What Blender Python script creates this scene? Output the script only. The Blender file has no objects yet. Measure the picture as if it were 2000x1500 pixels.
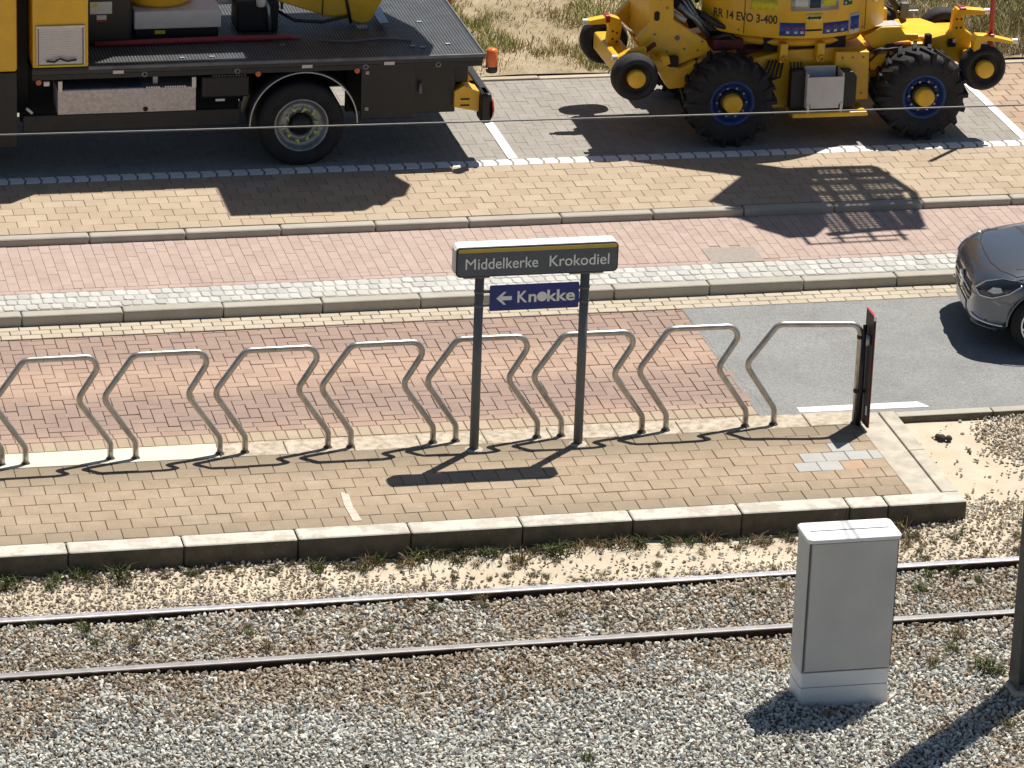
import bpy, bmesh, math, random
import numpy as np
from mathutils import Vector, Matrix
from mathutils.bvhtree import BVHTree
random.seed(7); RNG = np.random.default_rng(7)
R = math.radians
scene = bpy.context.scene
COL = scene.collection

# ------------------------------------------------------------------ camera
CAM_LOC = Vector((-3.9219, -32.6879, 14.6698))
PITCH, YAW, ROLL, FPX = 0.377075, 0.233449, 0.037261, 8156.8
_f = Vector((math.sin(YAW)*math.cos(PITCH), math.cos(YAW)*math.cos(PITCH), -math.sin(PITCH)))
_r = Vector((math.cos(YAW), -math.sin(YAW), 0)); _u = _r.cross(_f)
RT = _r*math.cos(ROLL) + _u*math.sin(ROLL); UP = -_r*math.sin(ROLL) + _u*math.cos(ROLL)
cd = bpy.data.cameras.new('camera'); cam = bpy.data.objects.new('camera', cd); COL.objects.link(cam)
cd.sensor_width = 36; cd.lens = FPX/2000*36; cd.clip_start = 0.5; cd.clip_end = 3000
cam.matrix_world = Matrix(((RT.x, UP.x, -_f.x, CAM_LOC.x), (RT.y, UP.y, -_f.y, CAM_LOC.y), (RT.z, UP.z, -_f.z, CAM_LOC.z), (0, 0, 0, 1)))
scene.camera = cam

# ------------------------------------------------------------------ sky, sun, exposure
SUN = Vector((.35, .328, 1.0)).normalized()          # towards the sun
EL = math.asin(SUN.z); AZ = math.atan2(SUN.x, SUN.y)
w = bpy.data.worlds.new('World'); scene.world = w; w.use_nodes = True
nt = w.node_tree
sky = nt.nodes.new('ShaderNodeTexSky'); sky.sky_type = 'NISHITA'; sky.sun_disc = False
sky.sun_elevation = EL; sky.sun_rotation = AZ; sky.altitude = 10; sky.air_density = 1; sky.dust_density = .6; sky.ozone_density = 1
bg = nt.nodes['Background']; bg.inputs['Strength'].default_value = 0.05
nt.links.new(sky.outputs['Color'], bg.inputs['Color'])
sd = bpy.data.lights.new('sun', 'SUN'); sd.energy = 5.0; sd.angle = R(.53); sd.color = (1, .955, .88)
so = bpy.data.objects.new('sun', sd); COL.objects.link(so); so.rotation_euler = (-SUN).to_track_quat('-Z', 'Y').to_euler()
so.location = (20, 20, 50)
scene.view_settings.view_transform = 'Standard'; scene.view_settings.look = 'None'
scene.view_settings.exposure = 0.36; scene.view_settings.gamma = 1; scene.view_settings.use_curve_mapping = False

# ------------------------------------------------------------------ materials
def nn(t, ty, **kw):
    n = t.nodes.new(ty)
    for k, v in kw.items():
        if k in n.inputs: n.inputs[k].default_value = v
        else: setattr(n, k, v)
    return n
def ramp(t, fac, stops):
    r = t.nodes.new('ShaderNodeValToRGB'); e = r.color_ramp.elements
    while len(e) > 1: e.remove(e[-1])
    e[0].position = stops[0][0]; e[0].color = (*stops[0][1], 1)
    for p, c in stops[1:]:
        x = e.new(p); x.color = (*c, 1)
    t.links.new(fac, r.inputs['Fac']); return r.outputs['Color']
def mixc(t, fac, a, b, bt='MIX'):
    m = t.nodes.new('ShaderNodeMix'); m.data_type = 'RGBA'; m.blend_type = bt
    for s, v in ((m.inputs[0], fac), (m.inputs[6], a), (m.inputs[7], b)):
        if hasattr(v, 'links'): t.links.new(v, s)
        elif isinstance(v, (int, float)): s.default_value = v
        else: s.default_value = (*v, 1)
    return m.outputs[2]
def math_(t, op, a, b=None, c=None):
    m = t.nodes.new('ShaderNodeMath'); m.operation = op
    for i, v in enumerate((a, b, c)):
        if v is None: continue
        if hasattr(v, 'links'): t.links.new(v, m.inputs[i])
        else: m.inputs[i].default_value = v
    return m.outputs[0]
def noise(t, scale, detail=3, rough=.55, vec=None, out='Fac'):
    n = nn(t, 'ShaderNodeTexNoise', Scale=scale, Detail=detail, Roughness=rough)
    t.links.new(vec if vec else pos(t), n.inputs['Vector']); return n.outputs[out]
def pos(t):
    for n in t.nodes:
        if n.type == 'NEW_GEOMETRY': return n.outputs['Position']
    return t.nodes.new('ShaderNodeNewGeometry').outputs['Position']
def newmat(name):
    m = bpy.data.materials.new(name); m.use_nodes = True
    t = m.node_tree; return m, t, t.nodes['Principled BSDF']
def bump(t, bs, h, strength=.3, dist=.01):
    b = nn(t, 'ShaderNodeBump', Strength=strength, Distance=dist); t.links.new(h, b.inputs['Height']); t.links.new(b.outputs['Normal'], bs.inputs['Normal'])
MATS = {}
def M(name, col, rough=.6, metal=0., var=.18, scale=9., bmp=0., bscale=90., coat=0., spec=None, dirt=None, dirt_amt=.35):
    m, t, bs = newmat(name)
    n = noise(t, scale, 4)
    lo = tuple(max(0, c*(1-var)) for c in col); hi = tuple(min(1, c*(1+var)) for c in col)
    c = ramp(t, n, [(.3, lo), (.7, hi)])
    if dirt:
        d = ramp(t, noise(t, scale*.45, 6, .7), [(.45, (0, 0, 0)), (.72, (1, 1, 1))])
        c = mixc(t, math_(t, 'MULTIPLY', d, dirt_amt), c, dirt)
    t.links.new(c, bs.inputs['Base Color'])
    r = nn(t, 'ShaderNodeMapRange'); r.inputs['To Min'].default_value = max(.02, rough-.08); r.inputs['To Max'].default_value = min(1, rough+.08)
    t.links.new(noise(t, scale*3, 3), r.inputs['Value']); t.links.new(r.outputs[0], bs.inputs['Roughness'])
    bs.inputs['Metallic'].default_value = metal
    if coat: bs.inputs['Coat Weight'].default_value = coat; bs.inputs['Coat Roughness'].default_value = .05
    if spec is not None: bs.inputs['Specular IOR Level'].default_value = spec
    if bmp: bump(t, bs, noise(t, bscale, 3), bmp, .004)
    MATS[name] = m; return m

def tint01(t):      # a random number for each paver: object random for single pieces, face attribute for joined ones
    a = nn(t, 'ShaderNodeAttribute'); a.attribute_name = 'tint'
    o = t.nodes.new('ShaderNodeObjectInfo')
    return math_(t, 'FRACT', math_(t, 'ADD', a.outputs['Fac'], o.outputs['Random']))
def paver_mat(name, cols, mott=.25, stain=None, rough=.85, extra=None, grain=140, moss=None):
    m, t, bs = newmat(name)
    k = tint01(t)
    c = ramp(t, k, [(i/(len(cols)-1), c) for i, c in enumerate(cols)])
    n1 = noise(t, grain, 3, .7); n2 = noise(t, 5, 5, .65)
    c = mixc(t, mott, c, ramp(t, n1, [(.3, (.25, .25, .25)), (.7, (1.0, 1.0, 1.0))]), 'MULTIPLY') if mott else c
    c = mixc(t, mott, c, ramp(t, n2, [(.3, (.45, .43, .40)), (.65, (1, 1, 1))]), 'MULTIPLY')
    if stain:
        s = ramp(t, noise(t, 1.3, 6, .7), [(.42, (0, 0, 0)), (.68, (1, 1, 1))])
        c = mixc(t, math_(t, 'MULTIPLY', s, stain[1]), c, stain[0])
    if extra: c = extra(t, c)
    # sparse pale specks (gum, lichen)
    v = nn(t, 'ShaderNodeTexVoronoi', Scale=9.0); t.links.new(pos(t), v.inputs['Vector'])
    sp = ramp(t, v.outputs['Distance'], [(.05, (1, 1, 1)), (.09, (0, 0, 0))])
    c = mixc(t, math_(t, 'MULTIPLY', sp, .35), c, (.5, .46, .4))
    t.links.new(c, bs.inputs['Base Color']); bs.inputs['Roughness'].default_value = rough
    bs.inputs['Specular IOR Level'].default_value = .25
    bump(t, bs, n1, .35, .003)
    MATS[name] = m; return m

def sep(t):
    s = t.nodes.new('ShaderNodeSeparateXYZ'); t.links.new(pos(t), s.inputs[0]); return s
def road_tracks(t, c):
    # grey tyre-worn bands along the lane, warm brick between them
    s = sep(t)
    n = math_(t, 'MULTIPLY', math_(t, 'SUBTRACT', noise(t, .8, 4), .5), .5)
    y = math_(t, 'ADD', s.outputs[1], n)
    f = nn(t, 'ShaderNodeMapRange', **{'From Min': 2.3, 'From Max': 5.7}); t.links.new(y, f.inputs['Value'])
    band = ramp(t, f.outputs[0], [(0, (.0,)*3), (.10, (.0,)*3), (.22, (.9,)*3), (.38, (.85,)*3), (.48, (.1,)*3), (.60, (.05,)*3), (.72, (.8,)*3), (.88, (.75,)*3), (1, (.35,)*3)])
    c2 = mixc(t, math_(t, 'MULTIPLY', band, .82), c, (.235, .172, .152))
    p = ramp(t, noise(t, 2.2, 5, .7), [(.4, (0,)*3), (.7, (1,)*3)])
    return mixc(t, math_(t, 'MULTIPLY', p, .25), c2, (.47, .33, .23))
def plat_dirt(t, c):
    # lichen-grey dirt along the rack row and next to the front kerb
    s = sep(t)
    f = nn(t, 'ShaderNodeMapRange', **{'From Min': 0.2, 'From Max': 2.0})
    t.links.new(math_(t, 'ADD', s.outputs[1], math_(t, 'MULTIPLY', math_(t, 'SUBTRACT', noise(t, 2.0, 6, .75), .5), .55)), f.inputs['Value'])
    b = ramp(t, f.outputs[0], [(0, (.55,)*3), (.12, (.35,)*3), (.25, (.05,)*3), (.62, (.0,)*3), (.78, (.45,)*3), (1, (.8,)*3)])
    return mixc(t, b, c, (.185, .155, .105))

paver_mat('platform_paver', grain=70, mott=.38, cols=[(.425, .322, .220), (.465, .36, .256), (.44, .336, .234), (.485, .38, .274)], stain=((.36, .275, .195), .4), extra=plat_dirt)
paver_mat('grey_paver', [(.42, .41, .38), (.48, .47, .435)], mott=.15)
paver_mat('orange_paver', [(.50, .345, .225), (.52, .36, .235)])
paver_mat('ochre_paver', [(.455, .36, .255), (.505, .405, .295), (.43, .335, .235), (.48, .38, .272)], stain=((.40, .325, .245), .4))
paver_mat('pink_brick', [(.44, .325, .275), (.475, .36, .31), (.425, .315, .27), (.465, .36, .31), (.49, .375, .325)], stain=((.44, .35, .29), .6), mott=.22)
paver_mat('herringbone_brick', [(.455, .315, .235), (.495, .35, .268), (.43, .295, .22), (.515, .37, .285)], extra=road_tracks)
paver_mat('edge_brick', [(.46, .36, .255), (.50, .40, .29), (.42, .32, .23)], stain=((.30, .24, .17), .5))
paver_mat('gutter_brick', [(.52, .445, .335), (.56, .485, .375), (.48, .41, .31)])
paver_mat('pale_cobble', [(.50, .49, .455), (.58, .57, .53), (.45, .44, .41), (.54, .53, .49)], mott=.15)
paver_mat('bay_paver', [(.315, .29, .255), (.34, .315, .28), (.30, .275, .245)], stain=((.38, .35, .305), .4), mott=.2)
paver_mat('white_painted_paver', [(.78, .78, .76), (.86, .86, .84)], mott=.1)
paver_mat('kerb_concrete', [(.42, .39, .33), (.47, .44, .37), (.44, .40, .34)], mott=.22, grain=220)
def white_worn_shaded(t, c):
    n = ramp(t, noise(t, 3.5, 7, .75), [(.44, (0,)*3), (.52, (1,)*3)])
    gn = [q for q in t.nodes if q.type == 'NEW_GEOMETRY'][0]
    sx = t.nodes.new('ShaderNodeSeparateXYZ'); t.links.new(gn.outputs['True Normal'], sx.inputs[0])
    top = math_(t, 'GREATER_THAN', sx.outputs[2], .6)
    c = mixc(t, math_(t, 'SUBTRACT', 1, top), c, ramp(t, noise(t, 6, 6, .7), [(.3, (.075, .062, .045)), (.7, (.15, .125, .09))]))  # side faces: grime plus shade painted into the colour
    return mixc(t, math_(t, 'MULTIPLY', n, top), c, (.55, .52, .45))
paver_mat('worn_white_shaded_kerb', [(.46, .42, .35), (.50, .45, .38)], extra=white_worn_shaded, mott=.12)
M('joint_pink', (.36, .26, .21), .95, var=.25, scale=20)
M('joint_bay', (.25, .23, .20), .95, var=.2, scale=20)
def joint_mat(name, sand_col, dark, bands=False):  # joints filled with sand are pale, the others dark
    m, t, bs = newmat(name)
    o = ramp(t, noise(t, 2.6, 6, .8), [(.45, (0,)*3), (.6, (1,)*3)])
    c = mixc(t, o, sand_col, dark)
    if bands:
        s_ = sep(t); f = nn(t, 'ShaderNodeMapRange', **{'From Min': 2.3, 'From Max': 5.7})
        t.links.new(math_(t, 'ADD', s_.outputs[1], math_(t, 'MULTIPLY', math_(t, 'SUBTRACT', noise(t, .8, 4), .5), .5)), f.inputs['Value'])
        b_ = ramp(t, f.outputs[0], [(0, (0,)*3), (.12, (0,)*3), (.22, (1,)*3), (.38, (1,)*3), (.47, (.1,)*3), (.60, (.1,)*3), (.72, (.9,)*3), (.9, (.8,)*3), (1, (.3,)*3)])
        c = mixc(t, b_, sand_col, dark)
    t.links.new(c, bs.inputs['Base Color']); bs.inputs['Roughness'].default_value = .95; MATS[name] = m
joint_mat('joint_road', (.36, .255, .175), (.07, .053, .045), True)
joint_mat('joint_sand', (.38, .30, .215), (.15, .115, .08))
M('joint_cobble', (.37, .355, .32), .95, var=.25, scale=20)
M('joint_dark', (.20, .155, .12), .95, var=.3, scale=20)
M('concrete', (.47, .42, .34), .9, var=.18, scale=6, bmp=.3, dirt=(.27, .23, .18), dirt_amt=.5)
M('old_mortar', (.40, .335, .25), .95, var=.35, scale=14, bmp=.8, bscale=40, dirt=(.62, .55, .45), dirt_amt=.8)
M('cream_concrete', (.66, .60, .47), .9, var=.1, scale=5, bmp=.15)
M('manhole_plate', (.30, .26, .225), .85, var=.12, scale=30, bmp=.3)
M('paint_white', (.80, .80, .77), .75, var=.06, scale=12, bmp=.2, bscale=160, dirt=(.5, .48, .44), dirt_amt=.3)
M('faded_paint', (.56, .49, .42), .9, var=.2, scale=25, dirt=(.44, .35, .26), dirt_amt=.9)
M('steel_brushed', (.46, .435, .40), .38, .75, var=.15, scale=14, bmp=.05, bscale=200, dirt=(.20, .15, .11), dirt_amt=.45)
M('steel_foot', (.09, .085, .08), .6, .5)
M('rail_side', (.045, .032, .026), .75, .3, var=.35, scale=25, bmp=.4)
M('rail_top', (.72, .69, .70), .38, .85, var=.08, scale=8)
M('post_grey', (.115, .12, .128), .55, var=.1, bmp=.1)
M('sign_dark', (.085, .10, .122), .5, var=.08)
M('sign_white', (.82, .85, .86), .45, var=.03)
M('sign_gold', (.52, .36, .055), .5, var=.06)
M('sign_text', (.80, .80, .78), .6, var=.02)
M('sign_blue', (.007, .022, .19), .4, var=.08)
M('board_black', (.018, .018, .021), .55, var=.2, scale=20)
M('board_red', (.45, .03, .03), .5)
M('board_white', (.8, .8, .78), .5)
M('cabinet_grey', (.56, .555, .535), .55, var=.05, scale=4, bmp=.06, bscale=300, dirt=(.38, .36, .33), dirt_amt=.25)
M('cabinet_lid', (.78, .78, .78), .5, var=.03, scale=4)
M('cabinet_dark', (.10, .10, .10), .8)
M('mast_dark', (.055, .062, .062), .6, var=.25, scale=15)
M('wire_grey', (.16, .155, .15), .5, .4)
M('yellow_paint', (.80, .45, .014), .40, var=.06, scale=3, coat=.2, dirt=(.36, .21, .03), dirt_amt=.45)
M('amber_paint', (.84, .46, .008), .45, var=.08, scale=5, dirt=(.55, .28, .02), dirt_amt=.3)
M('rust_hole', (.03, .02, .015), .9)
M('black_paint', (.006, .0065, .008), .45, var=.3, scale=6, bmp=.15, dirt=(.016, .016, .015), dirt_amt=.5)
M('black_plastic', (.010, .011, .013), .55, var=.3, scale=10, bmp=.2, dirt=(.025, .024, .022), dirt_amt=.4)
M('chassis_dark', (.006, .006, .007), .7, var=.4, scale=12)
M('tyre_rubber', (.014, .014, .016), .8, var=.35, scale=18, bmp=.3, bscale=60, dirt=(.04, .037, .033), dirt_amt=.5)
M('deck_metal', (.030, .033, .038), .5, .2, var=.25, scale=8, dirt=(.06, .058, .052), dirt_amt=.4)
M('deck_rib', (.13, .14, .145), .5, .15, var=.3, scale=6)
M('aluminium', (.55, .54, .52), .42, .75, var=.12, scale=10, dirt=(.3, .27, .24), dirt_amt=.3)
M('checker_alu', (.50, .46, .44), .5, .35, var=.2, scale=30, bmp=.6, bscale=90)
M('offwhite_panel', (.62, .58, .55), .5, var=.06)
M('rim_steel', (.30, .31, .32), .4, .7, var=.2)
M('rim_blue', (.010, .045, .19), .5, var=.25, scale=12, dirt=(.03, .04, .07), dirt_amt=.5)
M('lime_tag', (.50, .60, .13), .5)
M('red_rubber', (.28, .035, .04), .6)
M('pole_red', (.40, .05, .035), .5)
M('lamp_orange', (.85, .16, .02), .25, coat=.6)
M('lamp_red', (.35, .012, .015), .3, coat=.5)
M('lamp_amber_small', (.55, .13, .04), .4)
M('lamp_clear', (.78, .76, .72), .2, coat=.5)
M('chrome', (.75, .76, .78), .12, 1.0, var=.05)
M('decal_white', (.62, .62, .58), .6, var=.08, scale=40)
M('decal_blue', (.03, .06, .26), .5, var=.5, scale=26)
M('decal_lime', (.62, .55, .02), .5, var=.15, scale=30)
M('decal_yellow', (.78, .62, .10), .5)
M('decal_navy', (.012, .03, .07), .5)
M('decal_green', (.01, .10, .04), .5)
M('decal_text', (.05, .035, .015), .6)
M('plate_grey', (.36, .36, .35), .45, .4)
M('hose_black', (.02, .02, .02), .5)
M('panel_grey', (.13, .14, .17), .55)
M('hydraulic_steel', (.25, .30, .33), .35, .7)
M('maroon', (.13, .015, .02), .6)
M('glass_dark', (.012, .014, .016), .06, coat=1.0)
M('stone_lump', (.05, .035, .03), .9)
def carpaint():
    m, t, bs = newmat('car_paint')
    bs.inputs['Base Color'].default_value = (.105, .107, .115, 1); bs.inputs['Metallic'].default_value = .8; bs.inputs['Roughness'].default_value = .34
    bs.inputs['Coat Weight'].default_value = 1; bs.inputs['Coat Roughness'].default_value = .03
    v = nn(t, 'ShaderNodeTexNoise', Scale=900.0, Detail=1.0); t.links.new(pos(t), v.inputs['Vector'])
    t.links.new(ramp(t, v.outputs['Fac'], [(.3, (.115, .127, .15)), (.7, (.17, .183, .207))]), bs.inputs['Base Color'])
    MATS['car_paint'] = m
carpaint()
def asphalt():
    m, t, bs = newmat('asphalt')
    n = noise(t, 160, 3, .8); n2 = noise(t, 1.5, 6, .7)
    c = ramp(t, n, [(.3, (.185, .188, .185)), (.55, (.255, .258, .252)), (.75, (.345, .345, .335))])
    c = mixc(t, .6, c, ramp(t, n2, [(.3, (.72, .72, .72)), (.7, (1.12, 1.1, 1.06))]), 'MULTIPLY')
    v = nn(t, 'ShaderNodeTexVoronoi', Scale=5.0); t.links.new(pos(t), v.inputs['Vector'])
    c = mixc(t, math_(t, 'MULTIPLY', ramp(t, v.outputs['Distance'], [(.03, (1,)*3), (.07, (0,)*3)]), .4), c, (.08, .08, .08))
    v2 = nn(t, 'ShaderNodeTexVoronoi', Scale=70.0); t.links.new(pos(t), v2.inputs['Vector'])
    c = mixc(t, .45, c, ramp(t, v2.outputs['Color'], [(.1, (.55,)*3), (.5, (1,)*3), (.9, (1.35, 1.33, 1.28))]), 'MULTIPLY')
    oil = ramp(t, noise(t, .7, 7, .8), [(.52, (0,)*3), (.72, (1,)*3)])
    c = mixc(t, math_(t, 'MULTIPLY', oil, .4), c, (.15, .145, .135))
    t.links.new(c, bs.inputs['Base Color']); bs.inputs['Roughness'].default_value = .9; bump(t, bs, v2.outputs['Distance'], .5, .006)
    MATS['asphalt'] = m
asphalt()
def attr_mat(name, rough=.9, grain=120, amt=.35):
    m, t, bs = newmat(name)
    a = nn(t, 'ShaderNodeAttribute'); a.attribute_name = 'col'
    n = noise(t, grain, 3, .7)
    c = mixc(t, amt, a.outputs['Color'], ramp(t, n, [(.3, (.35,)*3), (.7, (1.15,)*3)]), 'MULTIPLY')
    t.links.new(c, bs.inputs['Base Color']); bs.inputs['Roughness'].default_value = rough; bs.inputs['Specular IOR Level'].default_value = .3
    bump(t, bs, n, .3, .003); MATS[name] = m; return m, t, bs
attr_mat('ballast_stone')
def grass_mat():
    m, t, bs = attr_mat('grass_blade', .8, 40, .2)
    bs.inputs['Subsurface Weight'].default_value = 0
    MATS['grass_blade'] = m
grass_mat()
def bed_mat():
    m, t, bs = newmat('sand_bed')
    s = sep(t)
    n = noise(t, 3, 6, .7); g = noise(t, 220, 3, .7)
    sand = ramp(t, n, [(.3, (.52, .43, .31)), (.7, (.66, .565, .43))])
    brown = ramp(t, n, [(.3, (.15, .10, .062)), (.7, (.24, .18, .12))])
    f = nn(t, 'ShaderNodeMapRange', **{'From Min': -1.1, 'From Max': -.6}); t.links.new(math_(t, 'ADD', s.outputs[1], math_(t, 'MULTIPLY', math_(t, 'SUBTRACT', n, .5), .8)), f.inputs['Value'])
    c = mixc(t, f.outputs[0], brown, sand)
    c = mixc(t, .5, c, ramp(t, g, [(.3, (.55,)*3), (.7, (1.1,)*3)]), 'MULTIPLY')
    t.links.new(c, bs.inputs['Base Color']); bs.inputs['Roughness'].default_value = .95; bump(t, bs, n, .6, .03)
    MATS['sand_bed'] = m
bed_mat()
def gravel_far():
    m, t, bs = newmat('gravel_far')
    v = nn(t, 'ShaderNodeTexVoronoi', Scale=24.0); t.links.new(pos(t), v.inputs['Vector'])
    c = ramp(t, v.outputs['Color'], [(.2, (.10, .10, .10)), (.5, (.26, .24, .2)), (.8, (.45, .43, .38))])
    t.links.new(c, bs.inputs['Base Color']); bs.inputs['Roughness'].default_value = .95; bump(t, bs, v.outputs['Distance'], 1, .03); MATS['gravel_far'] = m
gravel_far()
def verge_mat():
    m, t, bs = newmat('verge_soil')
    n = noise(t, 2.0, 7, .75); g = noise(t, 60, 4, .8)
    c = ramp(t, n, [(.35, (.30, .24, .13)), (.5, (.48, .38, .24)), (.65, (.60, .48, .33))])
    c = mixc(t, .6, c, ramp(t, g, [(.3, (.5,)*3), (.7, (1.1,)*3)]), 'MULTIPLY')
    t.links.new(c, bs.inputs['Base Color']); bs.inputs['Roughness'].default_value = .95; bump(t, bs, g, 1, .02); MATS['verge_soil'] = m
verge_mat()
M('far_ground', (.25, .22, .15), .95, var=.3, scale=.3)

# ------------------------------------------------------------------ mesh helpers
ORI = {}
def link(name, me, mat, parent=None, smooth=False, bevel=0, seg=2, subs=0, loc=(0, 0, 0)):
    o = bpy.data.objects.new(name, me); COL.objects.link(o)
    if mat is not None:
        for m_ in (mat if isinstance(mat, (list, tuple)) else [mat]): me.materials.append(MATS[m_] if isinstance(m_, str) else m_)
    if parent is not None: o.parent = parent
    o.location = loc
    if bevel:
        b = o.modifiers.new('bevel', 'BEVEL'); b.width = bevel; b.segments = seg; b.limit_method = 'ANGLE'; b.angle_limit = R(35); b.harden_normals = False
    if subs:
        s = o.modifiers.new('subd', 'SUBSURF'); s.levels = subs; s.render_levels = subs
    if smooth:
        me.polygons.foreach_set('use_smooth', [True]*len(me.polygons))
    return o
class MB:
    def __init__(s): s.v = []; s.f = []; s.sm = []
    def add(s, v, f, smooth=False):
        b = len(s.v); s.v += [tuple(p) for p in v]; s.f += [[i+b for i in q] for q in f]; s.sm += [smooth]*len(f); return s
    def box(s, x0, x1, y0, y1, z0, z1):
        return s.add([(x0, y0, z0), (x1, y0, z0), (x1, y1, z0), (x0, y1, z0), (x0, y0, z1), (x1, y0, z1), (x1, y1, z1), (x0, y1, z1)],
                     [(0, 3, 2, 1), (4, 5, 6, 7), (0, 1, 5, 4), (1, 2, 6, 5), (2, 3, 7, 6), (3, 0, 4, 7)])
    def prism(s, poly, axis, a, b):
        n = len(poly)
        ar = sum(poly[i][0]*poly[(i+1) % n][1]-poly[(i+1) % n][0]*poly[i][1] for i in range(n))
        if ar < 0: poly = poly[::-1]
        def P(p, h):
            return (p[0], h, p[1]) if axis == 'y' else ((h, p[0], p[1]) if axis == 'x' else (p[0], p[1], h))
        lo, hi = (b, a) if axis == 'y' else (a, b)       # keep normals outward
        v = [P(p, lo) for p in poly]+[P(p, hi) for p in poly]
        f = [tuple(range(n))[::-1], tuple(range(n, 2*n))]+[(i, (i+1) % n, n+(i+1) % n, n+i) for i in range(n)]
        return s.add(v, f)
    def tube(s, path, r, n=10, caps=True):
        path = [Vector(p) for p in path]; rs = r if isinstance(r, (list, tuple)) else [r]*len(path)
        t0 = (path[1]-path[0]).normalized(); up = Vector((0, 0, 1)) if abs(t0.z) < .9 else Vector((0, 1, 0))
        u = t0.cross(up).normalized(); v = []; f = []
        for i, p in enumerate(path):
            a = path[max(0, i-1)]; b = path[min(len(path)-1, i+1)]; t = (b-a).normalized()
            u = (u-t*u.dot(t)).normalized(); w_ = t.cross(u)
            for k in range(n):
                an = 2*math.pi*k/n; v.append(p+(u*math.cos(an)+w_*math.sin(an))*rs[i])
        for i in range(len(path)-1):
            for k in range(n):
                f.append((i*n+k, i*n+(k+1) % n, (i+1)*n+(k+1) % n, (i+1)*n+k))
        s.add(v, f, True)
        if caps:
            b = len(s.v)-len(v)
            s.f += [[b+k for k in range(n)][::-1], [b+(len(path)-1)*n+k for k in range(n)]]; s.sm += [False, False]
        return s
    def lathe(s, prof, c, axis='y', n=32, a0=0., a1=2*math.pi, closed=True, smooth=True):
        # prof: (radius, offset along the axis)
        full = abs(a1-a0-2*math.pi) < 1e-6; m = n if full else n+1; v = []; f = []
        for k in range(m):
            a = a0+(a1-a0)*k/n
            for r, h in prof:
                if axis == 'y': v.append((c[0]+r*math.cos(a), c[1]+h, c[2]+r*math.sin(a)))
                elif axis == 'z': v.append((c[0]+r*math.cos(a), c[1]+r*math.sin(a), c[2]+h))
                else: v.append((c[0]+h, c[1]+r*math.cos(a), c[2]+r*math.sin(a)))
        P = len(prof)
        for k in range(n):
            k2 = (k+1) % m
            for j in range(P-1): f.append((k*P+j, k2*P+j, k2*P+j+1, k*P+j+1))
        return s.add(v, f, smooth)
    def cyl(s, c, axis, r, h0, h1, n=24):
        return s.lathe([(0.0005, h0), (r, h0)], c, axis, n, smooth=False).lathe([(r, h0), (r, h1)], c, axis, n).lathe([(r, h1), (0.0005, h1)], c, axis, n, smooth=False)
    def build(s, name, mat, parent=None, bevel=0, seg=2, subs=0, label=None, recalc=True):
        o3 = ORI.get(parent.name, (0, 0, 0)) if parent is not None else (0, 0, 0)
        me = bpy.data.meshes.new(name)
        v = np.array(s.v, dtype=float)-np.array(o3) if s.v else np.zeros((0, 3))
        me.from_pydata(v.tolist(), [], s.f)
        if recalc:
            bm = bmesh.new(); bm.from_mesh(me); bmesh.ops.recalc_face_normals(bm, faces=bm.faces); bm.to_mesh(me); bm.free()
        me.polygons.foreach_set('use_smooth', s.sm)
        me.update()
        o = link(name, me, mat, parent, bevel=bevel, seg=seg, subs=subs)
        if parent is not None: ORI[o.name] = o3
        if label: o['label'] = label
        return o
def B(x0, x1, y0, y1, z0, z1): return MB().box(x0, x1, y0, y1, z0, z1)
def empty(name, loc, label, cat, group=None):
    o = bpy.data.objects.new(name, None); COL.objects.link(o); o.location = loc; o.empty_display_size = .2
    ORI[o.name] = tuple(loc); tag(o, label, cat, group); return o
def tag(o, label=None, cat=None, group=None, kind=None):
    for k, v in (('label', label), ('category', cat), ('group', group), ('kind', kind)):
        if v: o[k] = v
    return o
def struct(o): o['kind'] = 'structure'; return o
def fillet(pts, r, n=6):
    pts = [Vector(p) for p in pts]; out = [pts[0]]
    for i in range(1, len(pts)-1):
        a, p, b = pts[i-1], pts[i], pts[i+1]; d1 = (a-p).normalized(); d2 = (b-p).normalized()
        ang = d1.angle(d2); t = min(r/math.tan(ang/2), .48*(a-p).length, .48*(b-p).length); rr = t*math.tan(ang/2)
        c = p+(d1+d2).normalized()*(rr/math.sin(ang/2)); s_ = p+d1*t-c; e_ = p+d2*t-c
        su = s_.normalized(); eu = e_.normalized(); om = su.angle(eu)
        for k in range(n+1):
            q = k/n; out.append(c+(su*math.sin((1-q)*om)+eu*math.sin(q*om))*(rr/math.sin(om)))
    out.append(pts[-1]); return out
def text_mesh(body, size, offset=0., extrude=.002, sx=1., spacing=1.0):
    cu = bpy.data.curves.new('lettering', 'FONT'); cu.body = body; cu.size = size; cu.offset = offset; cu.extrude = extrude; cu.resolution_u = 6; cu.space_character = spacing
    o = bpy.data.objects.new('lettering', cu); COL.objects.link(o)
    dg = bpy.context.evaluated_depsgraph_get(); me = bpy.data.meshes.new_from_object(o.evaluated_get(dg))
    COL.objects.unlink(o); bpy.data.objects.remove(o); bpy.data.curves.remove(cu)
    n = len(me.vertices); v = np.empty(n*3); me.vertices.foreach_get('co', v); v = v.reshape(-1, 3)
    v[:, 0] = (v[:, 0]-v[:, 0].min())*sx; v[:, 1] -= 0
    f = [list(p.vertices) for p in me.polygons]; bpy.data.meshes.remove(me); return v, f
def project(x, y, z):
    d = Vector((x, y, z))-CAM_LOC; dz = d.dot(_f); return 1000+FPX*d.dot(RT)/dz, 750-FPX*d.dot(UP)/dz

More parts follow.
